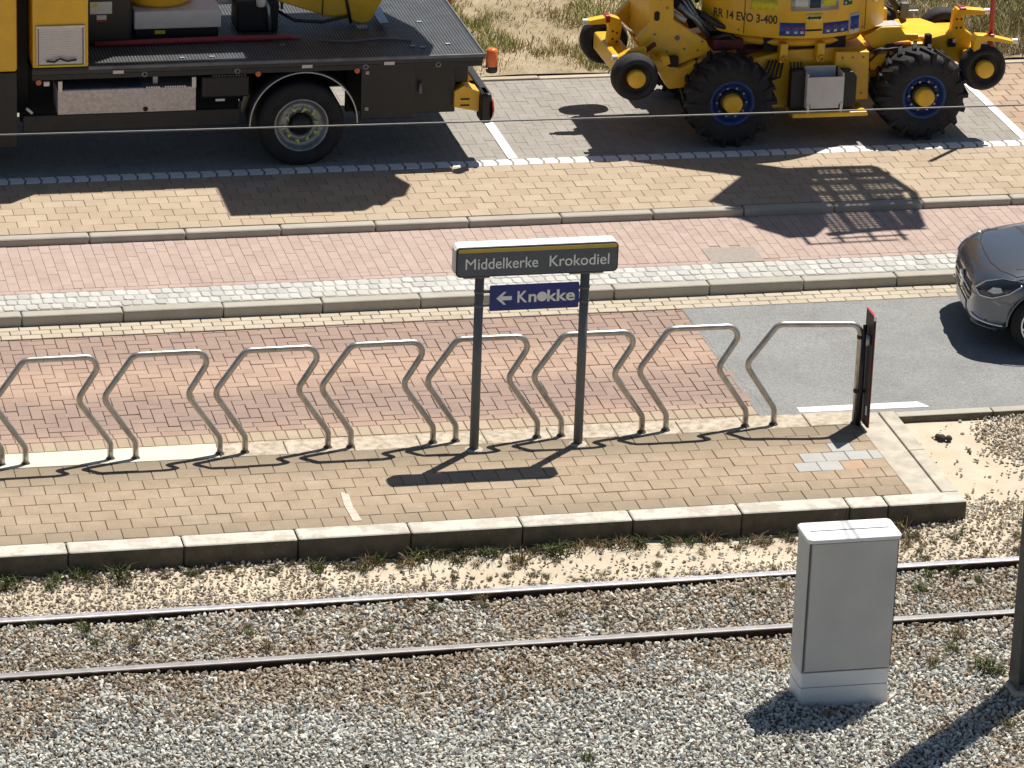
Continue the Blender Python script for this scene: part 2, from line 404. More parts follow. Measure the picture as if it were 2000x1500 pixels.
# ------------------------------------------------------------------ paving
def clip(poly, box):
    x0, x1, y0, y1 = box
    for ax, lim, sg in ((0, x0, 1), (0, x1, -1), (1, y0, 1), (1, y1, -1)):
        out = []
        for i in range(len(poly)):
            a, b = poly[i-1], poly[i]; ia = sg*(a[ax]-lim) >= 0; ib = sg*(b[ax]-lim) >= 0
            if ia != ib:
                t = (lim-a[ax])/(b[ax]-a[ax]); out.append((a[0]+t*(b[0]-a[0]), a[1]+t*(b[1]-a[1])))
            if ib: out.append(b)
        poly = out
        if len(poly) < 3: return []
    return poly
def inset(poly, d):
    n = len(poly); out = []
    for i in range(n):
        p0, p, p1 = Vector(poly[i-1]), Vector(poly[i]), Vector(poly[(i+1) % n])
        e0 = (p-p0).normalized(); e1 = (p1-p).normalized(); n0 = Vector((-e0.y, e0.x)); n1 = Vector((-e1.y, e1.x))
        b = (n0+n1); k = max(.35, 1+n0.dot(n1)); out.append(tuple(p+b*(d/k)))
    return out
def area(p): return .5*sum(p[i-1][0]*p[i][1]-p[i][0]*p[i-1][1] for i in range(len(p)))
def piece_geo(poly, joint, bev, depth, dome=0.):
    p = poly if area(poly) > 0 else poly[::-1]
    o = inset(p, joint/2); i_ = inset(o, bev); n = len(p)
    v = [(x, y, -depth) for x, y in o]+[(x, y, -bev*.8) for x, y in o]+[(x, y, 0) for x, y in i_]
    f = [(k, (k+1) % n, n+(k+1) % n, n+k) for k in range(n)]+[(n+k, n+(k+1) % n, 2*n+(k+1) % n, 2*n+k) for k in range(n)]
    if dome:
        c = (sum(x for x, _ in i_)/n, sum(y for _, y in i_)/n, dome); v.append(c); f += [(2*n+k, 2*n+(k+1) % n, 3*n) for k in range(n)]
    else: f.append(tuple(range(2*n, 3*n)))
    return v, f
def pave(parent, name, polys, z, mat, joint=.006, bev=.005, depth=.02, jit=.0015, cap=300, matfn=None, dome=0., tilt=.004, zfn=None, cache=None):
    """each piece its own child object; past the cap (smallest in the picture) joined into one child"""
    items = []
    for p in polys:
        a = abs(area(p))
        if a < .0012: continue
        cx = sum(q[0] for q in p)/len(p); cy = sum(q[1] for q in p)/len(p)
        u, v = project(cx, cy, z); d = (Vector((cx, cy, z))-CAM_LOC).length
        vis = -30 < u < 2030 and -20 < v < 1520
        items.append((-(a/d**2 if vis else -1e9), cx, cy, [(q[0]-cx, q[1]-cy) for q in p], vis))
    items.sort(key=lambda t: t[0])
    meshes = {} if cache is None else cache; rest = []
    for k, (s_, cx, cy, rel, vis) in enumerate(items):
        m_ = matfn(cx, cy) if matfn else None; m_ = m_ or mat
        zz = (zfn(cx, cy) if zfn else z)+random.uniform(-jit, jit)
        if k < cap and vis:
            key = (m_, tuple((round(x, 3), round(y, 3)) for x, y in rel))
            me = meshes.get(key)
            if me is None:
                v, f = piece_geo(rel, joint, bev, depth, dome); me = bpy.data.meshes.new(name); me.from_pydata(v, [], f); me.materials.append(MATS[m_]); meshes[key] = me
            o = bpy.data.objects.new(name, me); COL.objects.link(o); o.parent = parent; o.location = (cx, cy, zz)
            o.rotation_euler = (random.uniform(-tilt, tilt), random.uniform(-tilt, tilt), random.uniform(-.003, .003))
        else: rest.append((m_, cx, cy, zz, rel))
    if rest:
        mb = MB(); tints = []; mi = []; ml = []
        for m_, cx, cy, zz, rel in rest:
            v, f = piece_geo(rel, joint, bev, depth, dome); mb.add([(x+cx, y+cy, q+zz) for x, y, q in v], f)
            tints += [random.random()]*len(f)
            if m_ not in ml: ml.append(m_)
            mi += [ml.index(m_)]*len(f)
        me = bpy.data.meshes.new(name+'_rest'); me.from_pydata(mb.v, [], mb.f)
        at = me.attributes.new('tint', 'FLOAT', 'FACE'); at.data.foreach_set('value', tints)
        o = link(name+'_field', me, ml, parent); me.polygons.foreach_set('material_index', mi); o['kind'] = 'stuff'
def rect(x0, x1, y0, y1): return [(x0, y0), (x1, y0), (x1, y1), (x0, y1)]
def running(box, L, W, off=.5, along='x', shift=0.):
    x0, x1, y0, y1 = box; out = []
    if along == 'x':
        j = 0; y = y0
        while y < y1-1e-4:
            x = x0-L+(j*off % 1)*L+shift-L
            while x < x1:
                p = clip(rect(x, x+L, y, y+W), box)
                if p: out.append(p)
                x += L
            y += W; j += 1
    else:
        out = [[(b, a) for a, b in p] for p in running((y0, y1, x0, x1), L, W, off, 'x', shift)]
    return out
def herring(box, u):
    x0, x1, y0, y1 = box; out = []
    nx = int((x1-x0)/u)+8; ny = int((y1-y0)/u)+8
    for i in range(-ny-4, ny+4):
        for j in range(-ny//4-nx//4-6, nx//4+ny//4+6):
            ox = x0+(i+4*j)*u; oy = y0-i*u
            if oy < y0-3*u or oy > y1+u or ox < x0-4*u or ox > x1+u: continue
            for r_ in (rect(ox, ox+2*u, oy, oy+u), rect(ox+2*u, ox+3*u, oy, oy+2*u)):
                p = clip(r_, box)
                if p: out.append(p)
    return out

XL, XR = -2.4, 13.6            # paved with single pieces between these
ZROAD, ZPATH, ZPAVE, ZBED = -.10, .02, .10, -.27
def base_sheet(name, y0, y1, z, mat_mid, mat_ext, xl=-60, xr=80, mid=(XL, XR)):
    mb = MB(); mb.box(mid[0], mid[1], y0, y1, z-.25, z); n1 = len(mb.f)
    mb.box(xl, mid[0], y0, y1, z-.25, z+.012); mb.box(mid[1], xr, y0, y1, z-.25, z+.012)
    o = mb.build(name, [mat_mid, mat_ext]); o.data.polygons.foreach_set('material_index', [0]*n1+[1]*(len(mb.f)-n1)); return struct(o)

# ground to the horizon
g = B(-600, 600, -600, 900, -.9, -.62).build('ground', 'far_ground'); struct(g)

# --- platform
platform = base_sheet('platform', .23, 1.93, -.014, 'joint_sand', 'platform_paver', -60, 7.66, (XL, 7.655))
GREY = [(7.41, 1.33), (7.16, 1.06), (7.38, 1.08), (7.27, 1.20), (7.48, 1.19), (7.04, 1.19)]
def platmat(cx, cy):
    # the replaced grey pavers and one orange one near the platform end
    r = int((cy-.25)//.21); 
    if r == 4 and 6.98 < cx < 7.66: return 'grey_paver'
    if r == 5 and 7.2 < cx < 7.42: return 'grey_paver'
    if r == 3 and 6.86 < cx < 7.32: return 'grey_paver'
    if r == 3 and 7.32 < cx < 7.54: return 'orange_paver'
    return None
pave(platform, 'paver', running((XL, 7.655, .25, 1.93), .22, .21, .5, 'x', .05), 0, 'platform_paver', joint=.0055, bev=.004, matfn=platmat, jit=.0025, tilt=.008)
# strip between platform pavers and the road
strip = struct(B(-60, 1.62, 1.935, 2.27, -.3, .004).build('platform_edge_strip', 'cream_concrete', bevel=.01))
mb = MB()
for k in range(10): mb.box(1.625+k*.62, 1.62+(k+1)*.62, 1.935, 2.25+random.uniform(-.01, .02), -.3, random.uniform(-.006, .004))
strip2 = struct(mb.build('platform_mortar_strip', 'old_mortar', bevel=.012))
# platform end slab + kerbs
slab = struct(B(7.66, 7.93, .25, 2.2, -.3, -.004).build('platform_end_slab', 'concrete', bevel=.008))
pk = bpy.data.objects.new('platform_kerb', None); COL.objects.link(pk); struct(pk)
def kerb(parent, name, xs, y0, y1, z0, z1, mat, gap=.007, bev=.012, labelled=None):
    for a, b in xs:
        o = B(a+gap/2, b-gap/2, y0, y1, z0, z1).build(name, mat, parent, bevel=bev, seg=3)
        dz = random.uniform(-.004, .004); o.location = (0, random.uniform(-.006, .006), dz)
kerb(pk, 'kerb_stone', [(i, i+1) for i in range(-60, -3, 3)]+[(i, i+1) for i in range(-3, 7)]+[(7.0, 7.36), (7.36, 8.1)], 0., .235, -.55, 0.012, 'worn_white_shaded_kerb', bev=.022)
pe = bpy.data.objects.new('platform_end_kerb', None); COL.objects.link(pe); struct(pe)
for a, b in ((.245, 1.23), (1.235, 2.19)):
    B(7.94, 8.095, a, b, -.5, .006).build('kerb_stone', 'concrete', pe, bevel=.012)
def face_shade(t, c):
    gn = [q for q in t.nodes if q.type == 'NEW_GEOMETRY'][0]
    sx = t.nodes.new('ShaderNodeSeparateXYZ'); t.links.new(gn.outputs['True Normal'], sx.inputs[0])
    return mixc(t, math_(t, 'LESS_THAN', sx.outputs[2], .6), c, ramp(t, noise(t, 6, 6, .7), [(.3, (.09, .075, .055)), (.7, (.19, .16, .12))]))  # upright faces carry their shade as a darker colour
paver_mat('shaded_face_kerb', [(.44, .40, .34), (.49, .45, .38)], extra=face_shade)
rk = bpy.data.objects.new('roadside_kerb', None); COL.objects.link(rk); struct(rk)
kerb(rk, 'kerb_stone', [(8.1, 9.05), (9.05, 10.05), (10.05, 11.05), (11.05, 12.05), (12.05, 60)], 2.08, 2.20, -.5, -.012, 'shaded_face_kerb')

# --- road: herringbone brick to the left, asphalt to the right
road = base_sheet('road', 2.2, 5.74, ZROAD-.010, 'joint_road', 'asphalt', -60, 80, (XL, 6.86))
as_poly = [(6.862, 5.36)]
yy = 5.36
while yy > 2.26:
    yy -= .07; as_poly.append((6.862+(5.36-yy)*.032+random.uniform(-.014, .014), max(yy, 2.26)))
as_poly = as_poly[:-1]+[(6.96, 2.26)]
asph = MB().prism(as_poly[::-1]+[(6.862, 5.36)][:0]+[(80, 5.36), (80, 2.26)][:0], 'z', ZROAD-.2, ZROAD+.006) if False else None
mb = MB(); mb.prism(as_poly+[(60, 2.26), (60, 5.355)], 'z', ZROAD-.2, ZROAD+.004); asph = struct(mb.build('asphalt_road', 'asphalt'))
pave(road, 'brick', herring((XL, 6.93, 2.86, 5.36), .112), ZROAD, 'herringbone_brick', joint=.007, bev=.004, jit=.003, tilt=.012)
pave(road, 'border_brick', running((XL, 6.93, 2.745, 2.86), .225, .115, .5), ZROAD, 'herringbone_brick', joint=.008, cap=80)
pave(road, 'edge_brick', [rect(x, x+.112, 2.52, 2.742) for x in np.arange(XL, 6.88, .113)]+[rect(x, x+.112, 2.28, 2.515) for x in np.arange(XL, 6.88, .113)], ZROAD, 'edge_brick', joint=.010, cap=90)
pave(road, 'gutter_brick', running((XL, XR, 5.365, 5.70), .20, .112, .5), ZROAD+.010, 'gutter_brick', joint=.009, cap=170)
ln = [(7.265, 2.50), (8.55, 2.475), (8.47, 2.62), (7.27, 2.625)]
struct(MB().prism(ln, 'z', ZROAD-.01, ZROAD+.008).build('road_marking', 'paint_white'))

# --- kerb, cobbles, bike path
kb = bpy.data.objects.new('bike_path_kerb', None); COL.objects.link(kb); struct(kb)
kerb(kb, 'kerb_stone', [(.24+i, 1.24+i) for i in range(-60, -3, 3)]+[(.24+i, 1.24+i) for i in range(-3, 14)]+[(14.24, 60)], 5.71, 5.86, -.4, .02, 'kerb_concrete', bev=.02)
path = base_sheet('bike_path', 5.86, 7.72, ZPATH-.006, 'joint_pink', 'pink_brick')
cob = bpy.data.objects.new('cobble_strip', None); COL.objects.link(cob); struct(cob)
struct(B(XL, XR, 5.862, 6.312, -.2, ZPATH-.004).build('cobble_bedding', 'joint_cobble'))
cp = []
J = lambda a: random.uniform(-a, a)
for j in range(3):
    x = XL+random.random()*.1
    while x < XR:
        w_ = random.uniform(.098, .135); y0 = 5.868+j*.148; y1 = y0+.142; c_ = .022; e = .010
        cp.append([(x+c_+J(e), y0+J(.006)), (x+w_-c_+J(e), y0+J(.006)), (x+w_-.002, y0+c_+J(e)), (x+w_-.004, y1-c_+J(e)), (x+w_-c_+J(e), y1+J(.006)), (x+c_+J(e), y1+J(.006)), (x+.003, y1-c_+J(e)), (x+.002, y0+c_+J(e))]); x += w_
pave(cob, 'cobble', cp, ZPATH+.004, 'pale_cobble', joint=.005, bev=.007, depth=.03, dome=.002, jit=.003, tilt=.03)
MH = (7.43, 8.0, 6.15, 6.78)
pp = [p for p in running((XL, XR, 6.41, 7.70), .215, .108, .5, 'y') ]
pp = [p for p in pp if not (MH[0]-.02 < sum(q[0] for q in p)/len(p) < MH[1]+.02 and sum(q[1] for q in p)/len(p) < MH[3]+.05)]
pave(path, 'brick', pp, ZPATH, 'pink_brick', joint=.0032, bev=.002, jit=.0012, tilt=.008)
pave(path, 'border_brick', [p for p in running((XL, XR, 6.315, 6.41), .22, .095, .5) if not MH[0]-.02 < p[0][0] < MH[1]-.05], ZPATH, 'pink_brick', cap=60)
mh = B(MH[0], MH[1], 6.33, MH[3], -.1, ZPATH+.002).build('access_cover', 'manhole_plate', bevel=.006)
tag(mh, 'square brown grey access cover set into the pink bike path', 'cover')

# --- ochre pavement and parking bays
kc = bpy.data.objects.new('pavement_kerb', None); COL.objects.link(kc); struct(kc)
kerb(kc, 'kerb_stone', [(.16+i, 1.16+i) for i in range(-60, -3, 3)]+[(.16+i, 1.16+i) for i in range(-3, 14)]+[(14.16, 60)], 7.71, 7.85, -.4, ZPAVE, 'kerb_concrete', bev=.025)
pave_o = base_sheet('pavement', 7.85, 9.45, ZPAVE-.014, 'joint_sand', 'ochre_paver')
pave(pave_o, 'paver', running((XL, XR, 7.855, 9.435), .221, .1975, .5, 'x', .1), ZPAVE, 'ochre_paver', joint=.0048, bev=.003, jit=.002, tilt=.008)
bay = base_sheet('parking_bay', 9.45, 12.44, ZPAVE-.006, 'joint_bay', 'bay_paver', -60, 12.024, (XL, 12.02))
pave(bay, 'paver', [p for p in herring((XL, 12.02, 9.63, 12.42), .112)], ZPAVE, 'bay_paver', joint=.0028, bev=.0015, jit=.0015)
side = base_sheet('side_pavement', 9.45, 12.44, ZPAVE-.0145, 'joint_sand', 'ochre_paver', 12.03, 80, (12.025, XR))
paver_mat('brown_paver', [(.44, .32, .225), (.50, .37, .27), (.40, .285, .20)], stain=((.33, .25, .18), .4))
pave(side, 'paver', running((12.03, XR, 9.44, 12.44), .22, .2, .5), ZPAVE, 'brown_paver', joint=.008)
wl = bpy.data.objects.new('bay_line', None); COL.objects.link(wl); struct(wl)
hexs = []
x = XL
while x < XR:
    w_ = .172; hexs.append([(x, 9.44), (x+w_-.02, 9.44), (x+w_, 9.535), (x+w_-.02, 9.63), (x, 9.63), (x+.02, 9.535)]); x += w_
pave(wl, 'painted_paver', hexs, ZPAVE+.003, 'white_painted_paver', joint=.005, bev=.006, jit=.0015)
struct(B(6.01, 6.115, 9.64, 12.42, ZPAVE-.01, ZPAVE+.007).build('bay_divider_line', 'paint_white'))
struct(B(11.93, 12.03, 9.64, 12.42, ZPAVE-.01, ZPAVE+.008).build('bay_end_line', 'paint_white'))
be = bpy.data.objects.new('bay_back_kerb', None); COL.objects.link(be); struct(be)
kerb(be, 'kerb_stone', [(-60, -3)]+[(i, i+1) for i in range(-3, 12)]+[(12, 60)], 12.44, 12.54, -.2, ZPAVE+.015, 'gutter_brick')
# faded paint mark on the platform
struct(MB().prism([(2.545, .34), (2.625, .335), (2.60, .66), (2.615, .93), (2.55, .99), (2.53, .7)], 'z', -.01, .0062).build('faded_platform_mark', 'faded_paint'))

# --- track bed, sand, verge
def bed_z(x, y): return ZBED+(.125*min(1, max(0, (y-.5)/1.4)) if y > .5 else 0)+.062*min(1, max(0, (y+.55)/.5))**1.3+.014*math.sin(x*1.7+y*2.1)+.01*math.sin(x*4.1-y*3.3)
mb = MB(); nx, ny = 130, 80; v = []; f = []
for i in range(nx+1):
    for j in range(ny+1):
        x = -3+(14.5)*i/nx; y = -6.5+8.7*j/ny; v.append((x, y, bed_z(x, y)))
for i in range(nx):
    for j in range(ny): a = i*(ny+1)+j; f.append((a, a+ny+1, a+ny+2, a+1))
mb.add(v, f, True); struct(mb.build('track_bed', 'sand_bed', recalc=False))
mb = MB(); mb.box(-60, -3, -14, .0, -.6, -.26); mb.box(11.5, 60, -14, 2.08, -.6, -.26); mb.box(-3, 11.5, -14, -6.5, -.6, -.26); struct(mb.build('outer_gravel', 'gravel_far'))
mb = MB(); v = []; f = []; nx, ny = 80, 30
def verge_z(x, y): return ZPAVE+.02+max(0, y-12.55)*.11+.035*math.sin(x*2.3+y)*min(1, (y-12.5))+.02*math.sin(x*5+y*4)
for i in range(nx+1):
    for j in range(ny+1):
        x = -30+70*i/nx; y = 12.55+(j/ny)**1.5*30; v.append((x, y, verge_z(x, y)))
for i in range(nx):
    for j in range(ny): a = i*(ny+1)+j; f.append((a, a+ny+1, a+ny+2, a+1))
mb.add(v, f, True); struct(mb.build('verge', 'verge_soil', recalc=False))

# ------------------------------------------------------------------ ballast stones
def ico():
    t = (1+5**.5)/2
    v = np.array([(-1, t, 0), (1, t, 0), (-1, -t, 0), (1, -t, 0), (0, -1, t), (0, 1, t), (0, -1, -t), (0, 1, -t), (t, 0, -1), (t, 0, 1), (-t, 0, -1), (-t, 0, 1)], float)
    f = np.array([(0, 11, 5), (0, 5, 1), (0, 1, 7), (0, 7, 10), (0, 10, 11), (1, 5, 9), (5, 11, 4), (11, 10, 2), (10, 7, 6), (7, 1, 8), (3, 9, 4), (3, 4, 2), (3, 2, 6), (3, 6, 8), (3, 8, 9), (4, 9, 5), (2, 4, 11), (6, 2, 10), (8, 6, 7), (9, 8, 1)])
    return v/np.linalg.norm(v[0]), f
def sstep(a, b, x): t = np.clip((x-a)/(b-a), 0, 1); return t*t*(3-2*t)
def vnoise(x, y, s, seed):
    r = np.random.default_rng(seed); g_ = r.random((64, 64)); x = x*s+100; y = y*s+100
    i = np.floor(x).astype(int); j = np.floor(y).astype(int); u = x-i; v_ = y-j; u = u*u*(3-2*u); v_ = v_*v_*(3-2*v_)
    G = lambda a, b: g_[a % 64, b % 64]
    return (G(i, j)*(1-u)+G(i+1, j)*u)*(1-v_)+(G(i, j+1)*(1-u)+G(i+1, j+1)*u)*v_
def scatter_stones():
    step = .0298
    gx, gy = np.meshgrid(np.arange(-1.6, 10.2, step), np.arange(-5.1, 2.06, step))
    x = gx.ravel()+RNG.uniform(-.55, .55, gx.size)*step; y = gy.ravel()+RNG.uniform(-.55, .55, gx.size)*step
    n1 = vnoise(x, y, 1.3, 1); n2 = vnoise(x, y, 4.5, 2); n3 = vnoise(x, y, .6, 3)
    nn_ = .6*n1+.4*n2
    # density: full ballast, thin on the sand beside the platform, sand apron by the platform end
    dens = np.ones_like(x)
    yj = y+(nn_-.5)*.5
    sandy = sstep(-.95, -.35, yj)*(.55+.45*sstep(1.0, 3.0, x)*(1-sstep(6.2, 7.6, x)))
    dens *= np.where(y < 0, 1-.86*np.clip(sandy*1.05, 0, 1)*(.82+.18*sstep(.6, 2.2, x)), 1)
    ap = sstep(.1, .6, y)*(1-sstep(8.75, 9.15, x+(nn_-.5)*.5))
    dens = np.where(y > 0, np.where(x < 8.12, 0, 1-.97*ap), dens)
    keep = RNG.random(x.size) < dens
    # rails and the cabinet leave no stones inside them
    for yr in (-.83, -1.895): keep &= ~((np.abs(y-yr) < .05))
    keep &= ~((x > 5.55) & (x < 6.36) & (y > -3.34) & (y < -2.96))
    keep &= ~((x > 7.40) & (x < 7.70) & (y > -3.40) & (y < -3.10))
    x, y, n1, n2, n3, yj = (a[keep] for a in (x, y, n1, n2, n3, yj)); N = x.size
    V, F = ico(); K = 24
    T = np.stack([V*RNG.uniform(.55, 1.25, (12, 1))*np.array([1.15, RNG.uniform(.55, .9), RNG.uniform(.4, .7)]) for _ in range(K)])
    k = RNG.integers(0, K, N)
    size = .0112+.0140*RNG.random(N)**1.4
    size *= np.where(y > -.75, .85, 1)
    # random rotations
    q = RNG.normal(size=(N, 4)); q[:, 0] += 1.2; q /= np.linalg.norm(q, axis=1)[:, None]
    th = RNG.uniform(0, 2*np.pi, N)
    a_, b_, c_, d_ = q.T
    Rm = np.stack([1-2*(c_*c_+d_*d_), 2*(b_*c_-a_*d_), 2*(b_*d_+a_*c_), 2*(b_*c_+a_*d_), 1-2*(b_*b_+d_*d_), 2*(c_*d_-a_*b_), 2*(b_*d_-a_*c_), 2*(c_*d_+a_*b_), 1-2*(b_*b_+c_*c_)], -1).reshape(N, 3, 3)
    P = np.einsum('nij,nvj->nvi', Rm, T[k])*size[:, None, None]*1.25
    z = np.array([bed_z(a, b) for a, b in zip(x, y)])
    z = z+.004+RNG.random(N)*.022+size*.25
    P += np.stack([x, y, z], -1)[:, None, :]
    # colours of the stone itself
    pal_g = np.array([(.86, .85, .76), (.74, .73, .65), (.60, .60, .55), (.48, .485, .455), (.32, .33, .325), (.76, .70, .58)])
    pal_b = np.array([(.60, .51, .385), (.48, .39, .28), (.70, .61, .48), (.33, .26, .185), (.52, .40, .28), (.74, .67, .55)])
    pal_s = np.array([(.78, .70, .56), (.68, .60, .47), (.52, .45, .35), (.26, .235, .20), (.80, .74, .62), (.42, .33, .24)])
    ig = RNG.choice(6, N, p=[.22, .25, .2, .15, .10, .08]); ib = RNG.choice(6, N, p=[.25, .22, .18, .14, .12, .09]); is_ = RNG.choice(6, N, p=[.28, .24, .16, .12, .12, .08])
    cg, cb, cs = pal_g[ig], pal_b[ib], pal_s[is_]
    yn = y+(n1-.5)*.9
    brown = sstep(-2.95, -2.35, yn)*(1-.30*sstep(-1.75, -1.5, yn)*(1-sstep(-1.25, -1.0, yn)))
    brown = np.where(y < -2.2, np.maximum(brown, sstep(6.2, 7.4, x+(n2-.5)*2)*.6), brown)
    brown *= .45+.6*n2
    u = RNG.random(N); col = np.where((u < brown)[:, None], cb, cg)
    sd_ = sstep(-1.0, -.55, yj)*(1-sstep(0, .05, y)); col = np.where((RNG.random(N) < sd_*.85)[:, None], cs, col)
    col = np.clip(col*RNG.uniform(.75, 1.12, (N, 1))*np.where((y < -1.0) & (u < brown), .82, .90)[:, None], 0, 1)
    me = bpy.data.meshes.new('ballast')
    nv = N*12; nf = N*20
    me.vertices.add(nv); me.vertices.foreach_set('co', P.reshape(-1).astype(np.float32))
    fa = (F[None]+(np.arange(N)*12)[:, None, None]).reshape(-1)
    me.loops.add(nf*3); me.loops.foreach_set('vertex_index', fa.astype(np.int32))
    me.polygons.add(nf); me.polygons.foreach_set('loop_start', np.arange(0, nf*3, 3, dtype=np.int32)); me.polygons.foreach_set('loop_total', np.full(nf, 3, dtype=np.int32))
    at = me.attributes.new('col', 'FLOAT_COLOR', 'POINT'); c4 = np.ones((nv, 4), np.float32); c4[:, :3] = np.repeat(col, 12, 0); at.data.foreach_set('color', c4.reshape(-1))
    me.polygons.foreach_set('use_smooth', np.zeros(nf, dtype=bool))
    me.update(); me.validate()
    o = link('ballast', me, 'ballast_stone'); tag(o, 'grey and brown crushed stone ballast filling the tram track', 'gravel', kind='stuff')
scatter_stones()

# ------------------------------------------------------------------ grass on the verge (mass) and weeds (single tufts)
def blade_mesh(name, base, h, lean, width, col, mat='grass_blade'):
    N = len(h); ang = RNG.uniform(0, 2*np.pi, N); w3 = np.stack([np.cos(ang), np.sin(ang), np.zeros(N)], -1)*width[:, None]/2
    d = RNG.uniform(0, 2*np.pi, N); ln_ = np.stack([np.cos(d), np.sin(d), np.zeros(N)], -1)*(lean*h)[:, None]
    up = np.stack([np.zeros(N), np.zeros(N), h], -1)
    P = np.stack([base-w3, base+w3, base+up*.55+ln_*.35-w3*.8, base+up*.55+ln_*.35+w3*.8, base+up*(1-.3*lean)[:, None]+ln_], 1)
    F = np.array([[0, 1, 3], [0, 3, 2], [2, 3, 4]])
    me = bpy.data.meshes.new(name); nv = N*5; nf = N*3
    me.vertices.add(nv); me.vertices.foreach_set('co', P.reshape(-1).astype(np.float32))
    me.loops.add(nf*3); me.loops.foreach_set('vertex_index', (F[None]+(np.arange(N)*5)[:, None, None]).reshape(-1).astype(np.int32))
    me.polygons.add(nf); me.polygons.foreach_set('loop_start', np.arange(0, nf*3, 3, dtype=np.int32)); me.polygons.foreach_set('loop_total', np.full(nf, 3, dtype=np.int32))
    at = me.attributes.new('col', 'FLOAT_COLOR', 'POINT'); c4 = np.ones((nv, 4), np.float32); c4[:, :3] = np.repeat(col, 5, 0); at.data.foreach_set('color', c4.reshape(-1))
    me.update(); me.validate(); return me
def verge_grass():
    N = 80000
    x = RNG.uniform(4.8, 15.2, N); y = 12.62+RNG.random(N)**1.1*4.2
    n = .55*vnoise(x, y, 1.1, 11)+.45*vnoise(x, y, 3.5, 12)
    bare = (n < .40) & (x < 10.5)
    keep = RNG.random(N) < np.where(bare, .14, .45+.85*n); x, y, n = x[keep], y[keep], n[keep]; N = x.size
    z = np.array([verge_z(a, b) for a, b in zip(x, y)])-.01
    right = sstep(10.2, 11.5, x)
    h = RNG.uniform(.05, .17, N)*(.45+.9*n)*(1+.55*right); gsel = RNG.random(N) < (.25+sstep(.38, .58, n)*.65)*(1-.55*right)
    dry = np.array([(.60, .47, .26), (.48, .37, .20), (.68, .56, .35), (.36, .29, .15)])[RNG.integers(0, 4, N)]
    brn = np.array([(.27, .21, .135), (.19, .15, .10), (.35, .28, .18), (.42, .35, .25)])[RNG.integers(0, 4, N)]
    dry = np.where((RNG.random(N) < right*.85)[:, None], brn, dry)
    grn = np.array([(.31, .345, .10), (.42, .42, .14), (.23, .29, .075), (.50, .46, .17)])[RNG.integers(0, 4, N)]
    col = np.where(gsel[:, None], grn, dry)*RNG.uniform(.75, 1.15, (N, 1))
    me = blade_mesh('grass', np.stack([x, y, z], -1), h, RNG.uniform(.2, .9, N), RNG.uniform(.006, .014, N), col)
    o = link('grass', me, 'grass_blade'); tag(o, 'dry straw and green grass covering the verge behind the bays', 'grass', kind='stuff')
verge_grass()
def tuft_mesh(kind):
    n = {'green': 70, 'dry': 60, 'low': 110}[kind]
    r = RNG.random(n)**.7*.055; a = RNG.uniform(0, 2*np.pi, n)
    base = np.stack([r*np.cos(a), r*np.sin(a), np.full(n, -.01)], -1)
    h = RNG.uniform(.035, .12, n)*(.55 if kind == 'low' else 1)
    pal = {'green': [(.10, .125, .04), (.15, .17, .06), (.08, .10, .03)], 'dry': [(.30, .225, .12), (.20, .145, .075), (.20, .17, .08)], 'low': [(.12, .11, .05), (.085, .085, .035), (.19, .15, .08)]}[kind]
    col = np.array(pal)[RNG.integers(0, 3, n)]*RNG.uniform(.8, 1.2, (n, 1))
    return blade_mesh('weed', base, h, RNG.uniform(.25, 1.3, n), RNG.uniform(.003, .009, n), col)
TUFT = {k: [tuft_mesh(k) for _ in range(4)] for k in ('green', 'dry', 'low')}
for k_ in TUFT:
    for me in TUFT[k_]: me.materials.append(MATS['grass_blade'])
def weed(x, y, kind, s, label, group, z=None):
    o = bpy.data.objects.new('weed', random.choice(TUFT[kind])); COL.objects.link(o)
    o.location = (x, y, bed_z(x, y)+.012 if z is None else z); o.scale = (s, s, s*random.uniform(.8, 1.15)); o.rotation_euler.z = random.uniform(0, 6.28)
    tag(o, label, 'weed', group)
L1 = 'scruffy weed tuft growing in the sand along the foot of the platform kerb'
for i in range(64):
    if i < 42: x = 2.0+5.6*((i+random.random())/42)
    else: x = random.uniform(-1.0, 2.0)
    y = -.05-abs(random.gauss(0, .075))
    weed(x, y, random.choice(('low', 'low', 'dry', 'green') if i < 42 else ('green', 'low')), random.uniform(.8, 1.7), L1, 'weeds along the platform kerb')
L6 = 'dry little weed in the sand between platform and track'
for i in range(46): weed(random.uniform(1.6, 7.6), random.uniform(-.72, -.12), random.choice(('dry', 'low', 'dry', 'green')), random.uniform(.35, .8), L6, 'weeds in the sand strip', ZBED+.035)
L2 = 'small weed sprouting from the ballast between or beside the rails'
for i in range(26):
    weed(random.uniform(-.6, 7.9), random.choice((random.uniform(-1.75, -.95), random.uniform(-1.2, -.92))), random.choice(('green', 'dry', 'low')), random.uniform(.5, 1.0), L2, 'weeds between the rails', ZBED+.045)
for x, y, k_, s in [(.55, -1.05, 'green', .9), (.02, -1.08, 'green', 1.0), (1.35, -1.35, 'green', .8), (7.25, -1.3, 'green', 1.2), (6.85, -1.45, 'green', 1.0), (7.3, -2.25, 'dry', 1.2), (7.15, -2.5, 'green', 1.0), (2.5, -1.45, 'green', .8), (5.6, -1.25, 'dry', .8)]:
    weed(x, y, k_, s, L2, 'weeds between the rails', ZBED+.045)
L3 = 'sparse weed growing in the gravel in front of the track'
for x, y, k_, s in [(3.62, -4.05, 'green', 1.0), (7.30, -2.9, 'green', 1.6), (7.38, -3.0, 'green', 1.3), (7.15, -3.95, 'low', 1.2), (5.75, -3.55, 'dry', .9), (6.9, -2.75, 'dry', 1.0)]:
    weed(x, y, k_, s, L3, 'weeds in the front gravel', ZBED+.05)
L4 = 'weed tuft beside the sandy patch at the platform end'
